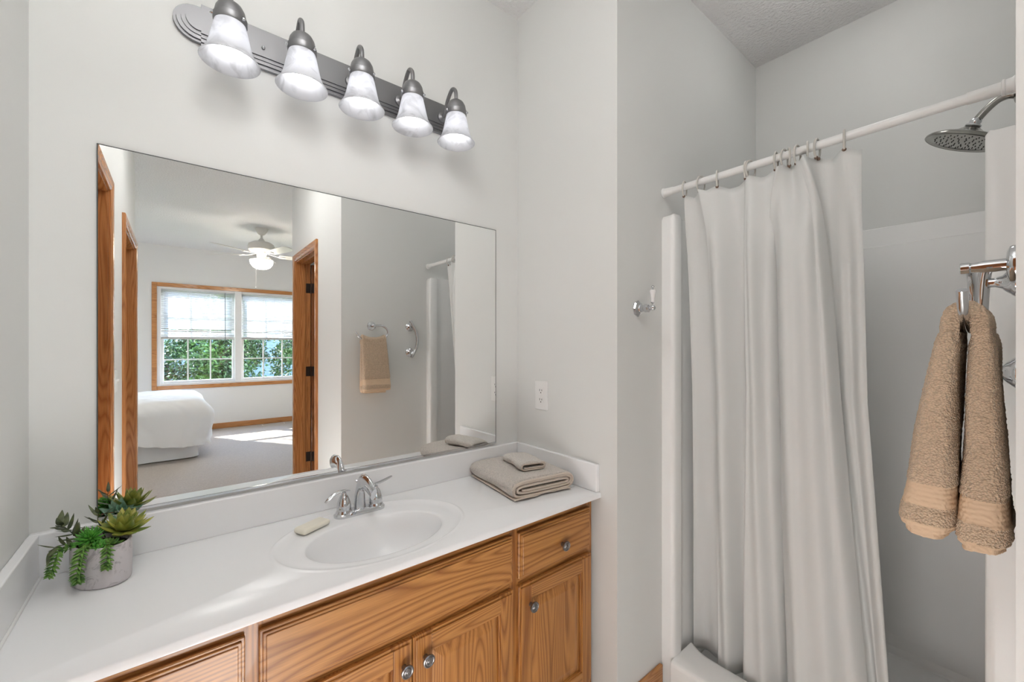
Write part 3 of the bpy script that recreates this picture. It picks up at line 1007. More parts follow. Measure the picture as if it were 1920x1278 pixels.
# ------------------------------------------------------------ folded towels on the counter
def folded(name, label, cat, loc, rot, W, L, H, turns, mat, hem, th, seed, tilt=0):
    """towel folded over itself; layers show at the -y end. section in x/z swept along y"""
    t = thing(name, label, cat, loc)
    t.rotation_euler = (tilt, 0, rot)
    rnd = random.Random(seed)
    # centre line of the wrapped cloth: start inside, wrap outwards
    line = []
    w, h = W / 2 - th / 2, H / 2 - th / 2
    levels = turns
    pts = []
    for lv in range(levels):
        ww = w - lv * th * 1.15; hh = max(h - lv * th * 1.08, th * .4)
        pts.append((ww, hh))
    pts = pts[::-1]
    # rounded loops joined to a spiral
    for i, (ww, hh) in enumerate(pts):
        n = 44
        nx = pts[min(i + 1, len(pts) - 1)]
        end = 1.0 if i < len(pts) - 1 else .93
        for k in range(n):
            f = k / n
            if f > end: break
            a = -pi * .80 + 2 * pi * f
            A = ww + (nx[0] - ww) * f; B = hh + (nx[1] - hh) * f
            e = .28
            # superellipse -> wide flat loop
            ca, sa = cos(a), sin(a)
            x = A * math.copysign(abs(ca) ** e, ca)
            z = B * math.copysign(abs(sa) ** .75, sa)
            line.append((x, z))
    # bottom tail
    x0, z0 = line[-1]
    # sample towel
    NL = 26
    def prof_scale(v):   # ends soften
        return 1
    bm = BM()
    n = len(line)
    tang = []
    for i in range(n):
        a = line[max(i - 1, 0)]; b = line[min(i + 1, n - 1)]
        d = Vector((b[0] - a[0], b[1] - a[1]))
        d.normalize(); tang.append(d)
    outer, inner = [], []
    for j in range(NL + 1):
        v = j / NL
        y = -L / 2 + L * v
        ro, ri = [], []
        for i in range(n):
            x, z = line[i]
            nv = Vector((-tang[i].y, tang[i].x))
            wob = noise.noise(Vector((x * 16, y * 12, z * 12 + seed))) * .0035
            grow = .0012 * noise.noise(Vector((x * 60, y * 60, i * .2 + seed)))
            yy = y + (.004 * sin(i * .11 + seed) if j in (0, NL) else 0)
            hump = .006 * sin(v * 7 + seed) * (1 if z > 0 else 0) * (1 - abs(x) / (W / 2)) + (.010 * max(0, (v - .72) / .28) ** 2 * -1 if z > 0 else 0)
            zz = max(z + wob * (1 if z > 0 else 0) + hump, -H / 2 + th / 2)
            wx = x + .003 * sin(v * 9 + seed * 2)
            ro.append(bm.verts.new((wx - nv.x * (th / 2 + grow), yy, H / 2 + max(zz - nv.y * (th / 2 + grow), -H / 2 + .0004))))
            ri.append(bm.verts.new((wx + nv.x * (th / 2 * .8), yy, H / 2 + max(zz + nv.y * (th / 2 * .8), -H / 2 + .0008))))
        outer.append(ro); inner.append(ri)
    for j in range(NL):
        for i in range(n - 1):
            bm.faces.new((outer[j][i], outer[j][i + 1], outer[j + 1][i + 1], outer[j + 1][i]))
            bm.faces.new((inner[j][i], inner[j + 1][i], inner[j + 1][i + 1], inner[j][i + 1]))
        for e in (0, n - 1):
            bm.faces.new((outer[j][e], inner[j][e], inner[j + 1][e], outer[j + 1][e]))
    for j in (0, NL):
        for i in range(n - 1):
            bm.faces.new((outer[j][i], outer[j][i + 1], inner[j][i + 1], inner[j][i]))
    bmesh.ops.recalc_face_normals(bm, faces=bm.faces)
    me = bpy.data.meshes.new('cloth'); bm.to_mesh(me); bm.free()
    o = bpy.data.objects.new('cloth', me); C.objects.link(o); o.parent = t
    me.materials.append(mat)
    for p in me.polygons: p.use_smooth = True
    ss = o.modifiers.new('s', 'SUBSURF'); ss.levels = 1; ss.render_levels = 2
    tx = bpy.data.textures.new('pile', 'CLOUDS'); tx.noise_scale = .006; tx.noise_depth = 2
    dm = o.modifiers.new('d', 'DISPLACE'); dm.texture = tx; dm.strength = .0022; dm.texture_coords = 'LOCAL'; dm.mid_level = .5
    # hem piping along the visible end
    bm = BM()
    P = []
    for i in range(0, n, 2):
        x, z = line[i]
        P.append((x + .003 * sin(seed * 2), -L / 2 - .001, H / 2 + max(z, -H / 2 + th * .55)))
    add_tube(bm, P, th * .40, 8, flat=(1, .9))
    me = bpy.data.meshes.new('hem'); 
    bmesh.ops.recalc_face_normals(bm, faces=bm.faces)
    bm.to_mesh(me); bm.free()
    for p in me.polygons: p.use_smooth = True
    o2 = bpy.data.objects.new('hem', me); C.objects.link(o2); o2.parent = t; me.materials.append(hem)
    return t, o
tw1, _ = folded('bath_towel', 'taupe bath towel folded in thirds at the right end of the white countertop', 'towel', (1.050, -.200, CT + .004), rad(-7), .275, .335, .064, 3, M['terry_grey'], M['hem_grey'], .0125, 2)
tw2, _ = folded('washcloth', 'small pale taupe washcloth folded on top of the folded bath towel', 'washcloth', (1.060, -.212, CT + .0705), rad(-14), .105, .175, .030, 2, M['terry_light'], M['hem_grey'], .0065, 8)
bm = BM()
def flap(u, v):
    x = -.122 + .245 * u; y = -.172 + .33 * v
    return Vector((x, y - .004 * sin(u * 8), .0016 + .003 * abs(sin(u * 9)) * (1 if v < .1 else .3)))
add_grid(bm, flap, 24, 20)
me = bpy.data.meshes.new('under_fold'); bm.to_mesh(me); bm.free()
o = bpy.data.objects.new('under_fold', me); C.objects.link(o); o.parent = tw1; me.materials.append(M['hem_grey'])
o.location = (-.012, -.006, 0)
sm = o.modifiers.new('t', 'SOLIDIFY'); sm.thickness = .003; sm.offset = 1

# ------------------------------------------------------------ outlet, switch
def cover_plate(name, label, cat, cx, cy, cz, nx, w, h, kind):
    """plate on a wall x=cx whose room side is nx (+-1)"""
    t = thing(name, label, cat, (cx, cy, cz))
    obj('cover_plate', box(cx, cx + nx * .006, cy - w / 2, cy + w / 2, cz - h / 2, cz + h / 2, .0025, 2), M['plastic'], t)
    X = cx + nx * .006
    if kind == 'outlet':
        for dz in (-.0195, .0195):
            bm = BM()
            pts = []
            for k in range(28):
                a = 2 * pi * k / 28
                pts.append((.0168 * cos(a), max(-.0125, min(.0125, .0168 * sin(a)))))
            prism(bm, pts, (X - nx * .001, cy, cz + dz), (0, 1, 0), (0, 0, 1), (nx, 0, 0), .0022)
            s = obj('socket', bm, M['plastic'], t)
            bm = BM()
            for dy, hh in ((-.0063, .0075), (.0063, .009)):
                add_box(bm, X + nx * .0012, X + nx * .0016, cy + dy - .0012, cy + dy + .0012, cz + dz + .001 - hh / 2 + .002, cz + dz + .001 + hh / 2 + .002)
            add_lathe(bm, [(.0026, 0), (.0026, .0004)], (X + nx * .0012, cy, cz + dz - .0075), (nx, 0, 0), 12)
            obj('slot', bm, M['dark'], s)
        bm = BM(); add_lathe(bm, [(.003, -.001), (.003, .0008), (.001, .0012)], (X, cy, cz), (nx, 0, 0), 12)
        obj('screw', bm, M['plastic'], t)
    else:
        for dy in ((-.023, .023) if kind == 'double' else (0,)):
            bm = BM()
            add_box(bm, X - nx * .001, X + nx * .012, cy + dy - .004, cy + dy + .004, cz + .000, cz + .010, .001, 1)
            add_box(bm, X - nx * .001, X + nx * .0008, cy + dy - .006, cy + dy + .006, cz - .013, cz + .013)
            obj('toggle', bm, M['plastic'], t)
    return t
cover_plate('electrical_outlet', 'white duplex wall outlet above the right end of the countertop', 'outlet', XR, -.166, 1.115, -1, .076, .122, 'outlet')
cover_plate('light_switch', 'white toggle light switch on the wall between the two left oak door frames', 'switch', XL, -1.725, 1.128, 1, .115, .122, 'double')

# ------------------------------------------------------------ robe hook (porcelain)
hk = thing('robe_hook', 'chrome robe hook with white porcelain post beside the shower', 'hook', (1.327, YE, 1.463))
hx, hz = 1.327, 1.463
bm = BM()
add_lathe(bm, [(.030, 0), (.030, .004), (.026, .008), (.015, .014), (.014, .016)], (hx, YE, hz), (0, -1, 0), 8)
obj('flange', bm, M['chrome'], hk)
bm = BM()
add_lathe(bm, [(.012, .012), (.012, .030), (.0155, .034), (.0155, .046), (.012, .050), (.006, .052), (.006, .056)], (hx, YE, hz), (0, -1, 0), 28)
add_lathe(bm, [(.001, -.0105), (.006, -.0090), (.0098, -.004), (.0105, 0), (.0098, .004), (.006, .0090), (.001, .0105)], (hx, YE - .064, hz), (0, 0, 1), 24)
add_lathe(bm, [(.003, .009), (.003, .014), (.009, .020), (.004, .019)], (hx, YE - .064, hz), (0, 0, 1), 20)
obj('arm', bm, M['chrome'], hk, smooth=True)
bm = BM()
add_lathe(bm, [(.010, .063), (.004, .066), (.002, .070), (.005, .073), (.006, .076), (.003, .079), (.001, .080)], (hx, YE - .064, hz), (0, 0, 1), 20)
obj('finial', bm, M['chrome'], hk, smooth=True)
bm = BM()
add_lathe(bm, [(.006, .019), (.0058, .024), (.0068, .035), (.009, .048), (.0115, .056), (.0120, .060), (.010, .064)], (hx, YE - .064, hz), (0, 0, 1), 24)
obj('porcelain_post', bm, M['porcelain'], hk, smooth=True, label='white porcelain post')

# ------------------------------------------------------------ shower
SX = 1.49
SZ = 1.842
sh = thing('shower_stall', 'white one-piece fiberglass shower stall in the alcove behind the curtain', 'shower', (1.95, -1.0, 0))
def end_panel(y_wall, sgn):
    """panel against the wall; sgn = direction to the inside. section in x/y extruded in z with rounded front"""
    th = .05
    pts = []
    pts.append((2.409, 0)); pts.append((SX, 0)); 
    for k in range(9):
        a = pi - pi / 2 * k / 8
        pts.append((SX + .018 + .018 * cos(a), th - .018 + .018 * sin(a)))
    pts += [(SX + .055, th), (SX + .072, th - .006), (SX + .085, th - .018), (SX + .12, th - .022), (2.409, th - .022)]
    bm = BM()
    A, B, D = [], [], []
    for x, y in pts:
        yy = y_wall + sgn * (y + .0006)
        drop = .012 * (1 - min(1, (x - SX) / .02)) if x < SX + .02 else 0
        A.append(bm.verts.new((x, yy, 0.0)))
        B.append(bm.verts.new((x, yy, SZ - .010 - drop)))
        D.append(bm.verts.new((min(max(x, SX + .010), 2.409), y_wall + sgn * min(y + .0006, max(y - .006, .0006)), SZ - drop * .5)))
    n = len(pts)
    for P, Q in ((A, B), (B, D)):
        for i in range(n):
            bm.faces.new((P[i], P[(i + 1) % n], Q[(i + 1) % n], Q[i]))
    bm.faces.new(A[::-1]); bm.faces.new(D)
    return bm
obj('end_panel', end_panel(YE, -1), M['fiberglass'], sh, smooth=True, angle=40)
obj('end_panel', end_panel(YN, 1), M['fiberglass'], sh, smooth=True, angle=40)
bm = BM()
prism(bm, [(0, .003), (-.060, .003), (-.040, .014), (-.028, .040), (-.024, .09), (-.024, SZ - .085), (-.018, SZ - .080), (-.018, SZ - .003), (-.015, SZ), (0, SZ)], (2.4094, YN + .03, 0), (1, 0, 0), (0, 0, 1), (0, 1, 0), (YE - YN) - .06)
obj('back_panel', bm, M['fiberglass'], sh)
bm = BM()
# threshold, gently bowed, and the pan
def thr(u, v):
    y = YN + .05 + (YE - YN - .10) * u
    prof = [(1.472, 0), (1.470, .100), (1.474, .112), (1.484, .118), (1.585, .120), (1.600, .114), (1.606, .100), (1.618, .030), (1.66, .009)]
    f = v * (len(prof) - 1); i = min(int(f), len(prof) - 2); t = f - i
    x = prof[i][0] * (1 - t) + prof[i + 1][0] * t; z = prof[i][1] * (1 - t) + prof[i + 1][1] * t
    e = min(u, 1 - u) * (YE - YN - .10)
    bow = .035 * max(0, 1 - e / .09) ** 2 * (1 if x > 1.55 else 0)
    return Vector((x + bow, y, z))
add_grid(bm, thr, 48, 24)
obj('threshold', bm, M['fiberglass'], sh, smooth=True, angle=50)
obj('pan', box(1.50, 2.40, YN + .03, YE - .03, .001, .010, .002, 1), M['fiberglass'], sh)

# rod
RX, RZ = 1.505, 1.932
rod = thing('shower_rod', 'white tension shower curtain rod across the shower opening', 'curtain rod', (RX, -1, RZ))
bm = BM(); add_tube(bm, [(RX, YE - .002, RZ), (RX, -1.365, RZ)], .0125, 24)
obj('inner_tube', bm, M['plastic'], rod, smooth=True)
bm = BM(); add_tube(bm, [(RX, -1.365, RZ), (RX, YN + .002, RZ)], .0145, 24)
obj('outer_tube', bm, M['plastic'], rod, smooth=True)
bm = BM()
add_lathe(bm, [(.019, 0), (.019, .003), (.0165, .006), (.0145, .040), (.0130, .044)], (RX, YE - .0005, RZ), (0, -1, 0), 24)
obj('end_cap', bm, M['plastic'], rod, smooth=True)
bm = BM()
add_lathe(bm, [(.020, 0), (.020, .005), (.0175, .008), (.0165, .018), (.0185, .020), (.0185, .023), (.0155, .025)], (RX, YN + .0005, RZ), (0, 1, 0), 24)
obj('end_cap', bm, M['plastic'], rod, smooth=True)

# curtain
HOOKS = [-.6395, -.7022, -.7625, -.8590, -.8725, -.9493, -.9734, -.9853, -1.0085, -1.0352, -1.0597, -1.1253]
KEYS = [(-.6381, -.6253, -.6186), (-.6738, -.6783, -.6744), (-.6983, -.7266, -.7194), (-.7102, -.7325, -.7313), (-.7625, -.7728, -.7662), (-.7976, -.8168, -.8037),
        (-.8470, -.8310, -.8146), (-.8607, -.8485, -.8290), (-.8775, -.8758, -.8744), (-.9133, -.9056, -.9112), (-.9493, -.9312, -.9306), (-.9614, -.9233, -.9370),
        (-.9734, -.9562, -.9652), (-.9897, -1.0040, -1.0045), (-1.0084, -1.0534, -1.0684), (-1.0226, -1.0817, -1.1150), (-1.0379, -1.1000, -1.1480), (-1.0570, -1.0896, -1.1430),
        (-1.0899, -1.1129, -1.1652), (-1.1253, -1.1379, -1.1772), (-1.1638, -1.1646, -1.2031)]
XO = [(0, .010), (.012, .030), (-.006, .010), (-.022, -.012), (-.004, -.018), (.020, .022), (.012, .012), (-.006, -.014), (-.008, -.024), (.004, -.004), (-.004, .022), (-.022, .026), (-.012, -.012),
      (.010, -.030), (-.010, -.030), (-.020, -.016), (-.030, .004), (.006, .026), (.016, .030), (-.004, .014), (.006, .004)]
def cr1(vals, f):
    n = len(vals) - 1
    i = min(int(f * n), n - 1); t = f * n - i
    g = lambda k: vals[max(0, min(n, k))]
    a, b, c_, d = g(i - 1), g(i), g(i + 1), g(i + 2)
    return .5 * (2 * b + (c_ - a) * t + (2 * a - 5 * b + 4 * c_ - d) * t * t + (3 * b - a - 3 * c_ + d) * t ** 3)
KN = [-0.6338, -0.678, -0.7183, -0.7281, -0.7664, -0.8247, -0.8422, -0.8577, -0.8746, -0.9154, -0.9406, -0.9266, -0.956, -0.9977, -1.0402, -1.0538, -1.0686, -1.0673, -1.1, -1.1314, -1.1604]
KT = [k[0] for k in KEYS]; KM = [k[1] for k in KEYS]; KB = [k[2] for k in KEYS]
XT = [k[0] for k in XO]; XB = [k[1] for k in XO]
def curt(u, v):
    # v: 0 top .. 1 bottom
    yt, ym, yb = cr1(KT, u), cr1(KM, u), cr1(KB, u)
    a, b, c_ = yt, ym, -1.45 + (yb + 1.45) * 1.022
    # smooth blend top->mid->bottom
    n_ = cr1(KN, u)
    if v < .08:
        t = v / .08
        y = a + (n_ - a) * t * (1.25 - .25 * t)
    elif v < .40:
        t = (v - .08) / .32
        y = n_ + (b - n_) * t * (1.35 - .35 * t)
    else:
        y = b + (c_ - b) * (v - .40) / .42
    s = min(1, v / .16); s = s * s * (3 - 2 * s)
    x = RX + (cr1(XT, u) * 1.3 * (1 - s) + cr1(XB, u) * 1.45 * s) + .155 * v
    x += .004 * sin(u * 47 + v * 3) * min(1, v * 4) * (1 - .5 * v) + .0065 * sin(u * 88 + 1.2 * sin(v * 4)) * min(1, v * 5)
    # sag of the top hem between hooks
    d = min(abs(yt - h_) for h_ in HOOKS)
    z_top = 1.899 - min(.014, d * .45)
    z = z_top + (.070 - z_top) * v
    return Vector((x, y, z))
bm = BM()
V = add_grid(bm, curt, 320, 90)
cu = obj('shower_curtain', bm, M['curtain'], smooth=True, angle=180, origin=(RX, -.9, .05))
tag(cu, 'off-white fabric shower curtain hanging in folds from the white rod', 'curtain')
sm = cu.modifiers.new('t', 'SOLIDIFY'); sm.thickness = .0012

M['ring'] = plain('ring_plastic', (.62, .60, .56), .35)
M['brown'] = plain('bead_brown', (.17, .11, .08), .35, metal=.6)
ring_places = ['nearest the left end of the rod', 'second from the left end of the rod', 'third from the left end of the rod', 'left one of the close pair left of the fabric bunch',
               'right one of the close pair left of the fabric bunch', 'first of the bunched rings', 'second of the bunched rings', 'third of the bunched rings', 'fourth of the bunched rings',
               'fifth of the bunched rings', 'last of the bunched rings', 'at the free right edge of the curtain']
proto = None
for i, hy in enumerate(HOOKS):
    if proto is None:
        t = thing('curtain_ring', '', 'curtain ring', (RX, hy, RZ), 'plastic hooks holding the shower curtain')
        bm = BM()
        pts = []
        for k in range(25):
            a = rad(-62) + rad(304) * k / 24
            pts.append((RX + .0205 * cos(a), hy, RZ - .010 + .030 * sin(a)))
        add_tube(bm, pts, .0030, 10)
        obj('ring', bm, M['ring'], t, smooth=True)
        bm = BM()
        for dx in (-.0075, .0085):
            add_lathe(bm, [(.001, -.004), (.0042, -.0032), (.0055, 0), (.0042, .0032), (.001, .004)], (RX + dx, hy, RZ - .038), (1, 0, 0), 14)
        obj('bead', bm, M['brown'], t, smooth=True, label='brown bead at the grommet')
        proto = t
    else:
        t = dup_tree(proto); t.location = (RX, hy, RZ)
    t['label'] = 'beige plastic shower curtain ring ' + ring_places[i]
    t.rotation_euler = (0, 0, rad([8, -14, 18, 5, -22, 4, -12, 25, -8, 16, -6, 10][i]))

# shower head
HX = 1.95
shd = thing('rain_shower', 'round chrome rain shower head on a curved arm from the shower end wall', 'shower head', (HX, YN, 2.07))
bm = BM()
pa = catmull([(HX, YN + .001, 2.075), (HX, -1.425, 2.082), (HX, -1.403, 2.078), (HX, -1.380, 2.058), (HX, -1.362, 2.036)], 6)
add_tube(bm, pa, .0105, 18)
add_lathe(bm, [(.028, 0), (.027, .003), (.018, .008), (.0105, .010)], (HX, YN + .0005, 2.075), (0, 1, 0), 28)
M['head_metal'] = plain('aged_chrome', (.36, .355, .33), .18, metal=1)
obj('shower_arm', bm, M['nickel'], shd, smooth=True)
ax = Vector((0, .42, -.91)).normalized()
c0 = Vector((HX, -1.357, 2.028))
bm = BM()
add_lathe(bm, [(.010, -.012), (.014, -.006), (.0145, .0), (.012, .005), (.019, .007), (.020, .011), (.017, .013)], c0, ax, 30)
obj('swivel_joint', bm, M['chrome'], shd, smooth=True)
bm = BM()
add_lathe(bm, [(.016, .012), (.022, .017), (.034, .026), (.055, .035), (.078, .042), (.092, .049), (.096, .054), (.0965, .059), (.093, .061)], c0, ax, 56, cap1=False)
obj('head_shell', bm, M['head_metal'], shd, smooth=True)
bm = BM()
add_lathe(bm, [(.093, .0605), (.084, .058), (.080, .0588), (.001, .0588)], c0, ax, 56, cap0=False)
fp = obj('face_plate', bm, M['head_metal'], shd, smooth=True)
bm = BM()
fa_, fb_ = frame_axes(ax)
for rr_, nn_ in ((.070, 26), (.056, 20), (.042, 14), (.028, 10), (.014, 5)):
    for k in range(nn_):
        a = 2 * pi * k / nn_
        add_lathe(bm, [(.0017, 0), (.0013, .002), (.0004, .0024)], c0 + ax * .0588 + fa_ * cos(a) * rr_ + fb_ * sin(a) * rr_, ax, 6)
obj('nozzles', bm, M['dark'], fp)

# ------------------------------------------------------------ towel ring
tr = thing('towel_ring', 'polished chrome open C-shaped towel ring on the wall beside the shower', 'towel ring', (1.062, YN, 1.462))
bz = 1.462; bx = 1.062; ry = -1.392
bm = BM()
add_lathe(bm, [(.031, 0), (.031, .003), (.029, .007), (.022, .010), (.009, .011)], (bx, YN + .0005, bz), (0, 1, 0), 40)
obj('escutcheon', bm, M['chrome'], tr, smooth=True)
bm = BM()
add_lathe(bm, [(.0105, 0), (.0100, .025), (.0080, .036), (.0080, .040), (.0095, .042), (.0095, .052), (.0085, .053)], (bx, YN + .01, bz), (0, 1, 0), 30)
obj('post', bm, M['chrome'], tr, smooth=True)
bm = BM()
pts = [(bx, ry, bz), (1.095, ry, bz + .001), (1.122, ry, bz), (1.150, ry, bz - .018), (1.162, ry, bz - .045), (1.152, ry, bz - .072), (1.125, ry, bz - .092), (1.085, ry, bz - .103),
       (1.045, ry, bz - .106), (1.005, ry, bz - .100), (.965, ry, bz - .084), (.945, ry, bz - .062), (.936, ry, bz - .048)]
pp = catmull(pts, 7)
add_tube(bm, pp, .0066, 20)
obj('ring', bm, M['chrome'], tr, smooth=True)

# hand towel over the ring
ht = thing('hand_towel', 'thick tan hand towel folded over the chrome towel ring', 'towel', (1.06, ry, 1.0))
def lobe(yc_t, yc_b, ht_t, ht_b, x0t, x1t, x0b, x1b, zt, zb, seed):
    """fluffy folded layer: rounded section lofted down"""
    bm = BM()
    NZ, NA_ = 130, 84
    rings = []
    for j in range(NZ + 1):
        v = j / NZ
        z = zt + (zb - zt) * v
        e = v ** .8
        yc = yc_t + (yc_b - yc_t) * e
        hh = ht_t + (ht_b - ht_t) * min(1, v * 1.1)
        if v < .06: hh *= .75 + .25 * (v / .06)
        if v > .965: hh *= .80
        xa = x0t + (x0b - x0t) * e; xb = x1t + (x1b - x1t) * e
        cx, hw = (xa + xb) / 2, (xb - xa) / 2
        band = 0
        if .745 < v < .865:
            band = -.0028 + .0016 * abs(sin((v - .745) / .12 * pi * 5))
        if v > .94: band = -.0022
        ring = []
        for k in range(NA_):
            a = 2 * pi * k / NA_
            ca, sa = cos(a), sin(a)
            ex = math.copysign(abs(ca) ** .35, ca); ey = math.copysign(abs(sa) ** .6, sa)
            p = Vector((cx + ex * hw, yc + ey * hh, z + .006 * sin(a + seed) * v))
            fl_ = noise.noise(Vector((p.x * 22 + seed, p.y * 22, p.z * 9))) * .0045
            nrm = Vector((ca / 1, sa, 0)).normalized()
            fuzz = 0 if band else noise.noise(p * 300) * .0014
            p += nrm * (fl_ + fuzz + band)
            p.y = max(p.y, YN + .0015)
            ring.append(bm.verts.new(p))
        rings.append(ring)
    for j in range(NZ):
        for k in range(NA_):
            bm.faces.new((rings[j][k], rings[j][(k + 1) % NA_], rings[j + 1][(k + 1) % NA_], rings[j + 1][k]))
    bm.faces.new(rings[0][::-1]); bm.faces.new(rings[-1])
    mats = []
    for f in bm.faces:
        z = sum(v_.co.z for v_ in f.verts) / len(f.verts)
        v = (z - zt) / (zb - zt)
        f.material_index = 1 if (.75 < v < .86 or v > .945) else 0
    return bm
def add_lobe(name, *a):
    o = obj(name, lobe(*a), M['terry_tan'], ht, smooth=True, angle=180)
    o.data.materials.append(M['terry_band'])
    tx = bpy.data.textures.new('loops', 'CLOUDS'); tx.noise_scale = .0045; tx.noise_depth = 1
    ss = o.modifiers.new('s', 'SUBSURF'); ss.levels = 1; ss.render_levels = 1
    dm = o.modifiers.new('d', 'DISPLACE'); dm.texture = tx; dm.strength = .0028; dm.texture_coords = 'LOCAL'; dm.mid_level = .5
    return o
add_lobe('front_half', -1.3740, -1.346, .0150, .0345, .972, 1.142, .968, 1.158, 1.352, 1.012, 1.3)
add_lobe('back_half', -1.4105, -1.411, .0140, .0310, .974, 1.142, .970, 1.155, 1.350, .998, 4.1)
bm = BM()
def saddle(u, v):
    # arch of cloth over the bar, following its curve
    x = .974 + .166 * u
    zc = 1.352 + .022 * abs(2 * u - 1) ** 2.2
    w = noise.noise(Vector((x * 30, v * 5, 3))) * .002
    r = .0195 + w
    if v < .2: y, z = -r, zc + (1.335 - zc) * (1 - v / .2)
    elif v > .8: y, z = r, zc + (1.335 - zc) * ((v - .8) / .2)
    else:
        a = pi * (v - .2) / .6
        y, z = -r * cos(a), zc + r * sin(a)
    pinch = 1 - .25 * abs(2 * u - 1) ** 6
    return Vector((x, max(-1.392 - y * pinch, YN + .012), z))
add_grid(bm, saddle, 40, 36)
o = obj('top_fold', bm, M['terry_tan'], ht, smooth=True, angle=180)
sm = o.modifiers.new('t', 'SOLIDIFY'); sm.thickness = .021; sm.offset = 0
ss = o.modifiers.new('s', 'SUBSURF'); ss.levels = 1; ss.render_levels = 1
dm = o.modifiers.new('d', 'DISPLACE'); dm.texture = bpy.data.textures['loops']; dm.strength = .0028; dm.texture_coords = 'LOCAL'; dm.mid_level = .5

# grab bar
gb = thing('grab_bar', 'small curved polished chrome grab bar beside the shower opening', 'grab bar', (1.355, YN, 1.36))
for hz_ in (1.462, 1.272):
    bm = BM()
    add_lathe(bm, [(.032, 0), (.032, .003), (.028, .008), (.026, .009), (.022, .014), (.014, .020), (.010, .030), (.0095, .040)], (1.352, YN + .0005, hz_), (0, 1, 0), 36)
    obj('mount', bm, M['chrome'], gb, smooth=True)
bm = BM()
pp = catmull([(1.338, YN + .040, 1.505), (1.352, YN + .046, 1.478), (1.378, YN + .050, 1.425), (1.388, YN + .052, 1.366), (1.380, YN + .050, 1.306), (1.357, YN + .046, 1.258), (1.344, YN + .040, 1.236)], 7)
add_tube(bm, pp, .0105, 18)
obj('bar', bm, M['chrome'], gb, smooth=True)

# ------------------------------------------------------------ potted succulents
PX, PY, PR = -.135, -.113, rad(-57)
PH = .090
ps = thing('potted_succulents', 'oval grey concrete planter of mixed green artificial succulents at the left end of the countertop', 'plant', (PX, PY, CT + .0005))
def oval(cx, cy, a, b, rot, k, n):
    t = 2 * pi * k / n
    return cx + a * cos(t) * cos(rot) - b * sin(t) * sin(rot), cy + a * cos(t) * sin(rot) + b * sin(t) * cos(rot)
bm = BM()
prof = [(.94, .0), (.985, .002), (1.0, .006), (1.02, PH * .5), (1.01, PH - .002), (.985, PH), (.93, PH), (.91, PH - .003), (.90, PH - .016), (.0, PH - .018)]
n = 72
prev = None
for s, h_ in prof:
    r = []
    for k in range(n):
        x, y = oval(PX, PY, .067 * s - (0 if s else -.002), .046 * s - (0 if s else -.002), PR, k, n)
        r.append(bm.verts.new((x, y, CT + .0008 + h_)))
    if prev:
        for k in range(n): bm.faces.new((prev[k], prev[(k + 1) % n], r[(k + 1) % n], r[k]))
    else: bm.faces.new(r[::-1])
    prev = r
obj('pot', bm, M['concrete'], ps, smooth=True, angle=50)
bm = BM()
def soilf(u, v):
    x, y = oval(PX, PY, .060 * v + .0005, .040 * v + .0004, PR, u * 48, 48)
    return Vector((x, y, CT + PH - .013 + .004 * noise.noise(Vector((x * 90, y * 90, 0)))))
add_grid(bm, soilf, 48, 6, closed_u=True)
obj('soil', bm, M['soil'], ps, smooth=True)

def add_leaf(bm, base, d, up, L, W, T, curl=.2, tip=.5, n=8, m=8):
    """fleshy leaf: lofted ellipses along a curved spine"""
    d = Vector(d).normalized(); up = Vector(up)
    up = (up - d * up.dot(d))
    if up.length < 1e-4: up = frame_axes(d)[0]
    up.normalize()
    side = d.cross(up)
    rings = []
    for i in range(n + 1):
        t = i / n
        w = W * (sin(pi * min(1, (t ** tip) * .98 + .02)) ** .8) * .5 if t < .999 else W * .01
        w = max(w, W * .06 if t < .9 else W * .012)
        th = T * .5 * max(.10, sin(pi * (t * .85 + .12)))
        p = Vector(base) + d * (L * t) + up * (curl * L * t * t)
        rings.append([bm.verts.new(p + side * cos(2 * pi * k / m) * w + up * sin(2 * pi * k / m) * th) for k in range(m)])
    for i in range(n):
        for k in range(m):
            bm.faces.new((rings[i][k], rings[i][(k + 1) % m], rings[i + 1][(k + 1) % m], rings[i + 1][k]))
    bm.faces.new(rings[0][::-1]); bm.faces.new(rings[-1])

def rosette(c, ax, R, layers, mat, name, W=.33, seed=0, label=None, tip=.62, curl=.25, thick=.13):
    rnd = random.Random(seed)
    c = Vector(c); ax = Vector(ax).normalized(); a, b = frame_axes(ax)
    bm = BM()
    k0 = 0
    for li, (cnt, elev, ln) in enumerate(layers):
        for k in range(cnt):
            k0 += 1
            an = 2 * pi * (k + .5 * (li % 2)) / cnt + rnd.uniform(-.12, .12)
            el = rad(elev + rnd.uniform(-5, 5))
            rad_dir = a * cos(an) + b * sin(an)
            d = rad_dir * cos(el) + ax * sin(el)
            L_ = R * ln * rnd.uniform(.92, 1.06)
            add_leaf(bm, c + ax * (.003 * li) + rad_dir * .002, d, ax * cos(el) - rad_dir * sin(el), L_, R * W * (.75 + .25 * ln), R * thick, curl, tip)
    return obj(name, bm, mat, ps, smooth=True, angle=60, label=label)

ZP = CT + PH
rosette((-.100, -.102, ZP + .006), (.22, -.15, 1), .058, [(9, 12, 1.0), (8, 32, .92), (7, 52, .78), (5, 70, .6), (3, 84, .42)], M['leaf_olive'], 'rosette', .42, 1, 'olive green rosette with pointed leaves')
rosette((-.152, -.128, ZP + .012), (-.15, -.35, 1), .028, [(14, 5, 1.0), (12, 28, .95), (9, 50, .8), (6, 72, .6)], M['leaf_bright'], 'rosette', .20, 2, 'small bright green star rosette', thick=.16)
rosette((-.116, -.070, ZP - .002), (.1, .55, 1), .046, [(7, 8, 1.0), (6, 30, .85), (5, 55, .6)], M['leaf_blue'], 'rosette', .52, 3, 'blue green rosette with broad leaves at the back')
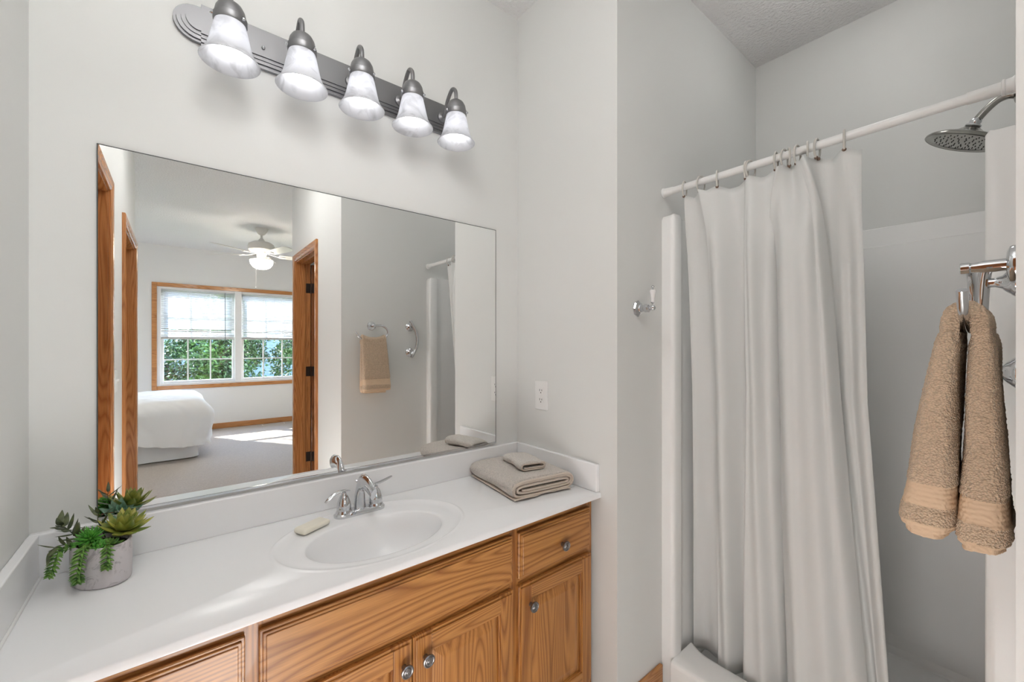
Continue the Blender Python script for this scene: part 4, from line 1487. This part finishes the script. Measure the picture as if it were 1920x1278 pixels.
# small bead-like clusters
def cluster(c, R, n, mat, seed, sz=.010):
    rnd = random.Random(seed)
    bm = BM()
    for i in range(n):
        d = Vector((rnd.gauss(0, 1), rnd.gauss(0, 1), abs(rnd.gauss(0, .8)) + .15)).normalized()
        p = Vector(c) + Vector((d.x * R * rnd.uniform(.5, 1), d.y * R * rnd.uniform(.5, 1), d.z * R * .5 * rnd.uniform(.4, 1)))
        add_leaf(bm, p - d * sz * .4, d, (0, 0, 1), sz * rnd.uniform(.9, 1.5), sz * .7, sz * .5, .1, .55, 6, 8)
    return obj('leaf_cluster', bm, mat, ps, smooth=True, angle=60)
cluster((-.137, -.145, ZP - .004), .022, 46, M['leaf_bright'], 5)
cluster((-.160, -.115, ZP - .002), .024, 46, M['leaf_bright'], 6, .009)
cluster((-.118, -.150, ZP - .004), .018, 34, M['leaf_trail'], 7)
# trailing strands hanging over the rim
def trailing(pts, n, W, seed):
    rnd = random.Random(seed)
    pp = catmull(pts, 8)
    bm = BM()
    add_tube(bm, pp, .0014, 6)
    for i in range(n):
        f = i / (n - 1) * (len(pp) - 2)
        k = int(f); t = f - k
        p = pp[k].lerp(pp[k + 1], t); tg = (pp[k + 1] - pp[k]).normalized()
        outv = Vector((-.35, -.93, .1)); side = tg.cross(outv).normalized()
        taper = .55 + .5 * sin(pi * min(1, .15 + .8 * i / n))
        for s in (-1, -.45, .45, 1):
            d = side * s + outv * (.75 - .5 * abs(s)) + tg * .30
            add_leaf(bm, p, d, tg * -1, W * taper * rnd.uniform(.95, 1.2), W * .46, W * .30, -.1, .55, 5, 7)
    return obj('trailing_stem', bm, M['leaf_trail'], ps, smooth=True, angle=60, label='drooping green stem of stubby paired leaves')
trailing([(-.150, -.140, ZP + .004), (-.158, -.162, ZP + .004), (-.163, -.170, ZP - .016), (-.166, -.170, ZP - .046), (-.164, -.170, ZP - .062)], 13, .0155, 1)
trailing([(-.118, -.150, ZP + .006), (-.119, -.170, ZP + .006), (-.118, -.178, ZP - .008), (-.119, -.180, ZP - .030), (-.120, -.180, ZP - .042)], 10, .0140, 2)
trailing([(-.180, -.118, ZP + .002), (-.197, -.130, ZP + .002), (-.203, -.136, ZP - .012), (-.207, -.138, ZP - .032), (-.212, -.140, ZP - .046)], 11, .0130, 3)
# dark sprigs
def sprig(pts, leaves, L_, W_, mat, seed, label):
    rnd = random.Random(seed)
    pp = catmull(pts, 8)
    bm = BM()
    add_tube(bm, pp, [.0014 * (1 - .5 * i / len(pp)) for i in range(len(pp))], 6)
    for i in range(leaves):
        f = (.25 + .75 * i / (leaves - 1)) * (len(pp) - 2)
        k = int(f); p = pp[k]; tg = (pp[k + 1] - pp[k]).normalized()
        an = i * 2.2 + rnd.uniform(-.4, .4)
        a, b = frame_axes(tg)
        d = (a * cos(an) + b * sin(an)) * .9 + tg * .55
        add_leaf(bm, p, d, (0, 0, 1), L_ * rnd.uniform(.8, 1.1), W_, .0016, .12, .6, 8, 8)
    return obj('sprig', bm, mat, ps, smooth=True, angle=60, label=label)
sprig([(-.165, -.110, ZP - .005), (-.178, -.104, ZP + .018), (-.192, -.098, ZP + .036), (-.206, -.095, ZP + .050)], 15, .033, .013, M['leaf_dark'], 3, 'dark olive leafy sprig')
sprig([(-.172, -.120, ZP - .005), (-.188, -.122, ZP + .008), (-.203, -.124, ZP + .010), (-.214, -.126, ZP + .002)], 8, .034, .009, M['leaf_dark'], 4, 'dark olive leafy sprig')
sprig([(-.130, -.100, ZP), (-.137, -.098, ZP + .022), (-.143, -.095, ZP + .042), (-.142, -.094, ZP + .060)], 8, .040, .008, M['leaf_dark'], 9, 'thin dark twig with narrow leaves')

# ------------------------------------------------------------ bed
bd = thing('bed', 'bed with a white comforter and white bed skirt standing on the beige carpet', 'bed', (-.95, -5.38, 0))
X0b, X1b, Y0b, Y1b = -2.25, .17, -6.08, -4.72
def rr_point(f, ins, rad_c):
    """point on the rounded rectangle at perimeter fraction f, grown by ins"""
    x0, x1, y0, y1 = X0b - ins, X1b + ins, Y0b - ins, Y1b + ins
    r = rad_c + max(ins, 0)
    w, h = x1 - x0 - 2 * r, y1 - y0 - 2 * r
    q = pi * r / 2
    per = 2 * w + 2 * h + 4 * q
    s = (f % 1) * per
    for seg in (('l', w, (x0 + r, y1), (1, 0)), ('c', q, (x1 - r, y1 - r), pi / 2), ('l', h, (x1, y1 - r), (0, -1)), ('c', q, (x1 - r, y0 + r), 0),
                ('l', w, (x1 - r, y0), (-1, 0)), ('c', q, (x0 + r, y0 + r), -pi / 2), ('l', h, (x0, y0 + r), (0, 1)), ('c', q, (x0 + r, y1 - r), pi)):
        if s <= seg[1]:
            if seg[0] == 'l': return seg[2][0] + seg[3][0] * s, seg[2][1] + seg[3][1] * s
            a = seg[3] - s / r
            return seg[2][0] + r * cos(a), seg[2][1] + r * sin(a)
        s -= seg[1]
    return x0 + r, y1
bm = BM()
def comf(u, v):
    # v 0..0.5 top from centre ring, .5..1 drape
    if v < .45:
        s = v / .45
        ins = -.62 * (1 - s)
        x, y = rr_point(u, ins if ins > -.62 else -.62, .12 if s > .7 else .05)
        z = .70 - .012 * s ** 6
        ph = 0
    else:
        s = (v - .45) / .55
        ins = .10 * (1 - (1 - min(1, s * 2.2)) ** 2) + .035 * s
        x, y = rr_point(u, ins, .12)
        corner = math.exp(-(((x - X1b) ** 2 + (y - Y1b) ** 2) / .10))
        depth = .43 + .14 * corner + .03 * sin(u * 60)
        z = .688 - depth * (s ** 1.35)
        fold = (noise.noise(Vector((u * 34, s * .8, 1))) * .07 + noise.noise(Vector((u * 90, s * 1.6, 4))) * .035) * s
        nx, ny = x - (X0b + X1b) / 2, y - (Y0b + Y1b) / 2
        if abs(ny) / (Y1b - Y0b) > abs(nx) / (X1b - X0b): y += math.copysign(fold, ny)
        else: x += math.copysign(fold, nx)
        x += .07 * corner * sin(pi * min(1, s * 1.1)); y += .02 * corner * s
    z += .016 * noise.noise(Vector((x * 4, y * 4, 0))) + .012 * noise.noise(Vector((x * 11, y * 11, 5)))
    return Vector((x, y, z))
V = add_grid(bm, comf, 300, 54, closed_u=True)
bm.faces.new([V[i][0] for i in range(300)])
o = obj('comforter', bm, M['bed_white'], bd, smooth=True, angle=180)
bm = BM()
def skirt(u, v):
    x, y = rr_point(u, .01 + .012 * noise.noise(Vector((u * 60, 0, 0))) + .02 * v, .05)
    return Vector((x, y, .42 + (.012 - .42) * v))
add_grid(bm, skirt, 300, 6, closed_u=True)
obj('bed_skirt', bm, M['bed_white'], bd, smooth=True, angle=180)
obj('mattress', box(X0b + .03, X1b - .03, Y0b + .03, Y1b - .03, .15, .66, .05, 3), M['bed_white'], bd)

# ------------------------------------------------------------ ceiling fan
FXc, FYc = .84, -4.68
cf = thing('ceiling_fan', 'white five-blade ceiling fan with a glowing bowl light in the bedroom', 'ceiling fan', (FXc, FYc, CZ))
bm = BM(); add_lathe(bm, [(.075, 0), (.072, -.012), (.060, -.040), (.045, -.065), (.030, -.080), (.014, -.086), (.012, -.13)], (FXc, FYc, CZ - .001), (0, 0, 1), 36)
obj('canopy', bm, M['fan_white'], cf, smooth=True)
bm = BM(); add_lathe(bm, [(.014, 2.690), (.032, 2.668), (.040, 2.650), (.10, 2.635), (.140, 2.610), (.152, 2.575), (.148, 2.535), (.120, 2.512), (.080, 2.505)], (FXc, FYc, 0), (0, 0, 1), 44)
obj('motor_housing', bm, M['fan_white'], cf, smooth=True)
bm = BM(); add_lathe(bm, [(.080, 2.506), (.075, 2.500), (.055, 2.480), (.052, 2.44), (.062, 2.425), (.085, 2.418), (.085, 2.405)], (FXc, FYc, 0), (0, 0, 1), 36)
obj('light_kit', bm, M['fan_white'], cf, smooth=True)
M['fan_bulb'] = emit_mat('fan_bulb', (1, .80, .58), BED_W)
m, nt, b = new_mat('fan_glass')
b.inputs['Base Color'].default_value = (.95, .9, .84, 1); b.inputs['Roughness'].default_value = .3
b.inputs['Emission Color'].default_value = (1, .90, .78, 1); b.inputs['Emission Strength'].default_value = BED_W
M['fan_glass'] = m
bm = BM(); add_lathe(bm, [(.128, 2.405), (.130, 2.392), (.120, 2.355), (.095, 2.320), (.055, 2.298), (.012, 2.290), (.001, 2.290)], (FXc, FYc, 0), (0, 0, 1), 44)
obj('glass_bowl', bm, M['fan_glass'], cf, smooth=True, label='lit white glass bowl')
for k in range(5):
    a = rad(144 + 72 * k)
    bm = BM()
    pts2 = [(.21, -.055), (.60, -.070), (.645, -.055), (.665, -.015), (.665, .015), (.645, .055), (.60, .070), (.21, .055), (.195, .03), (.195, -.03)]
    A, B = [], []
    for r_, w_ in pts2:
        for lst, dz in ((A, 0), (B, .006)):
            x = FXc + r_ * cos(a) - w_ * sin(a); y = FYc + r_ * sin(a) + w_ * cos(a)
            lst.append(bm.verts.new((x, y, 2.475 + dz + w_ * .20)))
    nn = len(A)
    bm.faces.new(A[::-1]); bm.faces.new(B)
    for i in range(nn): bm.faces.new((A[i], A[(i + 1) % nn], B[(i + 1) % nn], B[i]))
    bl = obj('blade', bm, M['fan_white'], cf)
    bm = BM()
    add_tube(bm, [(FXc + .07 * cos(a), FYc + .07 * sin(a), 2.497), (FXc + .14 * cos(a), FYc + .14 * sin(a), 2.478), (FXc + .27 * cos(a), FYc + .27 * sin(a), 2.470)], [.010, .012, .020], 10, flat=(1, .3))
    obj('blade_iron', bm, M['fan_white'], bl, smooth=True)
bm = BM()
add_tube(bm, [(FXc - .06, FYc + .02, 2.43), (FXc - .065, FYc + .02, 2.06)], .0015, 6)
add_lathe(bm, [(.001, -.012), (.010, -.006), (.011, 0), (.008, .008), (.001, .012)], (FXc - .065, FYc + .02, 2.05), (0, 0, 1), 14)
obj('pull_chain', bm, M['plastic'], cf, smooth=True)

# floor vent
fv = thing('floor_vent', 'thin white metal floor register on the carpet below the bedroom window', 'vent', (1.25, -6.45, 0))
bm = BM(); add_box(bm, 1.09, 1.42, -6.50, -6.40, .0005, .006, .001, 1)
obj('frame', bm, M['fan_white'], fv)
bm = BM()
for k in range(20): add_box(bm, 1.108 + k * .0152, 1.114 + k * .0152, -6.49, -6.41, .006, .0075)
obj('grille', bm, M['nickel'], fv)

# ------------------------------------------------------------ fill lamps added outside the view to brighten the rooms
def fill_dome(label, x, y, R, s, c=(1, .985, .965)):  # unseen ceiling dome, added only as fill light
    t = thing('ceiling_fill_lamp', label, 'added fill light', (x, y, CZ), None)
    bm = BM(); add_lathe(bm, [(R * 1.05, 0), (R * 1.05, -.018), (R * .98, -.024)], (x, y, CZ - .0005), (0, 0, 1), 40)
    obj('rim', bm, M['nickel'], t, smooth=True)
    bm = BM(); add_lathe(bm, [(R, -.022), (R * .95, -.045), (R * .75, -.070), (R * .4, -.085), (.001, -.090)], (x, y, CZ), (0, 0, 1), 40)
    obj('fill_dome_glass', bm, emit_mat('fill_dome_glow', c, s), t, smooth=True, label='glowing opal dome of an added fill lamp')
    return t
fill_dome('added round opal fill lamp on the hallway ceiling behind the camera', .30, -1.95, .19, HALL_FILL_W)
fill_dome('added small round opal fill lamp on the ceiling above the shower', 1.90, -1.06, .10, SHOWER_FILL_W)
fill_dome('added small round opal fill lamp on the closet ceiling', 1.8, -2.2, .10, CLOSET_FILL_W)

def fill_globe(label, x, y, z, R, s):  # unseen hanging globe, added to brighten walls and ceiling
    t = thing('hanging_fill_globe', label, 'added fill light', (x, y, CZ))
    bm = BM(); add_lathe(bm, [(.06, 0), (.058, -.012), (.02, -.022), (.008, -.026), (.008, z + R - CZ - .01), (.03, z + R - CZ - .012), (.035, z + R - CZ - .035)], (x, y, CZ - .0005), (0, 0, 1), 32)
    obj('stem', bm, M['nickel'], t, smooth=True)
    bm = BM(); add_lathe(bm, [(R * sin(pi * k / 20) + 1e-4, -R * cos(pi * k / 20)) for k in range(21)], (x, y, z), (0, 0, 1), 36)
    obj('globe', bm, emit_mat('fill_globe_glow', (1, .985, .965), s), t, smooth=True, label='glowing opal globe of the added fill lamp')
fill_globe('added round opal globe fill lamp hanging above the floor in front of the vanity', .12, -.92, 2.47, .15, GLOBE_FILL_W)

def fill_floor_globe(label, x, y, R, s):  # unseen low globe, added as fill for cabinet and lower shower
    t = thing('floor_fill_lamp', label, 'lamp', (x, y, 0))
    bm = BM(); add_lathe(bm, [(.075, 0), (.075, .008), (.03, .014), (.028, .045), (.045, .055)], (x, y, .0005), (0, 0, 1), 32)
    obj('base', bm, M['nickel'], t, smooth=True)
    bm = BM(); add_lathe(bm, [(R * sin(pi * k / 20) + 1e-4, -R * cos(pi * k / 20)) for k in range(21)], (x, y, .05 + R), (0, 0, 1), 36)
    obj('globe', bm, emit_mat('fill_floor_glow', (1, .985, .965), s), t, smooth=True, label='glowing opal globe of the added fill lamp')
fill_floor_globe('added low opal globe fill lamp standing on the vinyl floor in front of the vanity cabinet', .10, -1.32, .15, FLOOR_FILL_W)
fill_dome('added round opal fill lamp on the ceiling over the bed side of the bedroom', -1.5, -4.6, .17, BED_FILL_W)
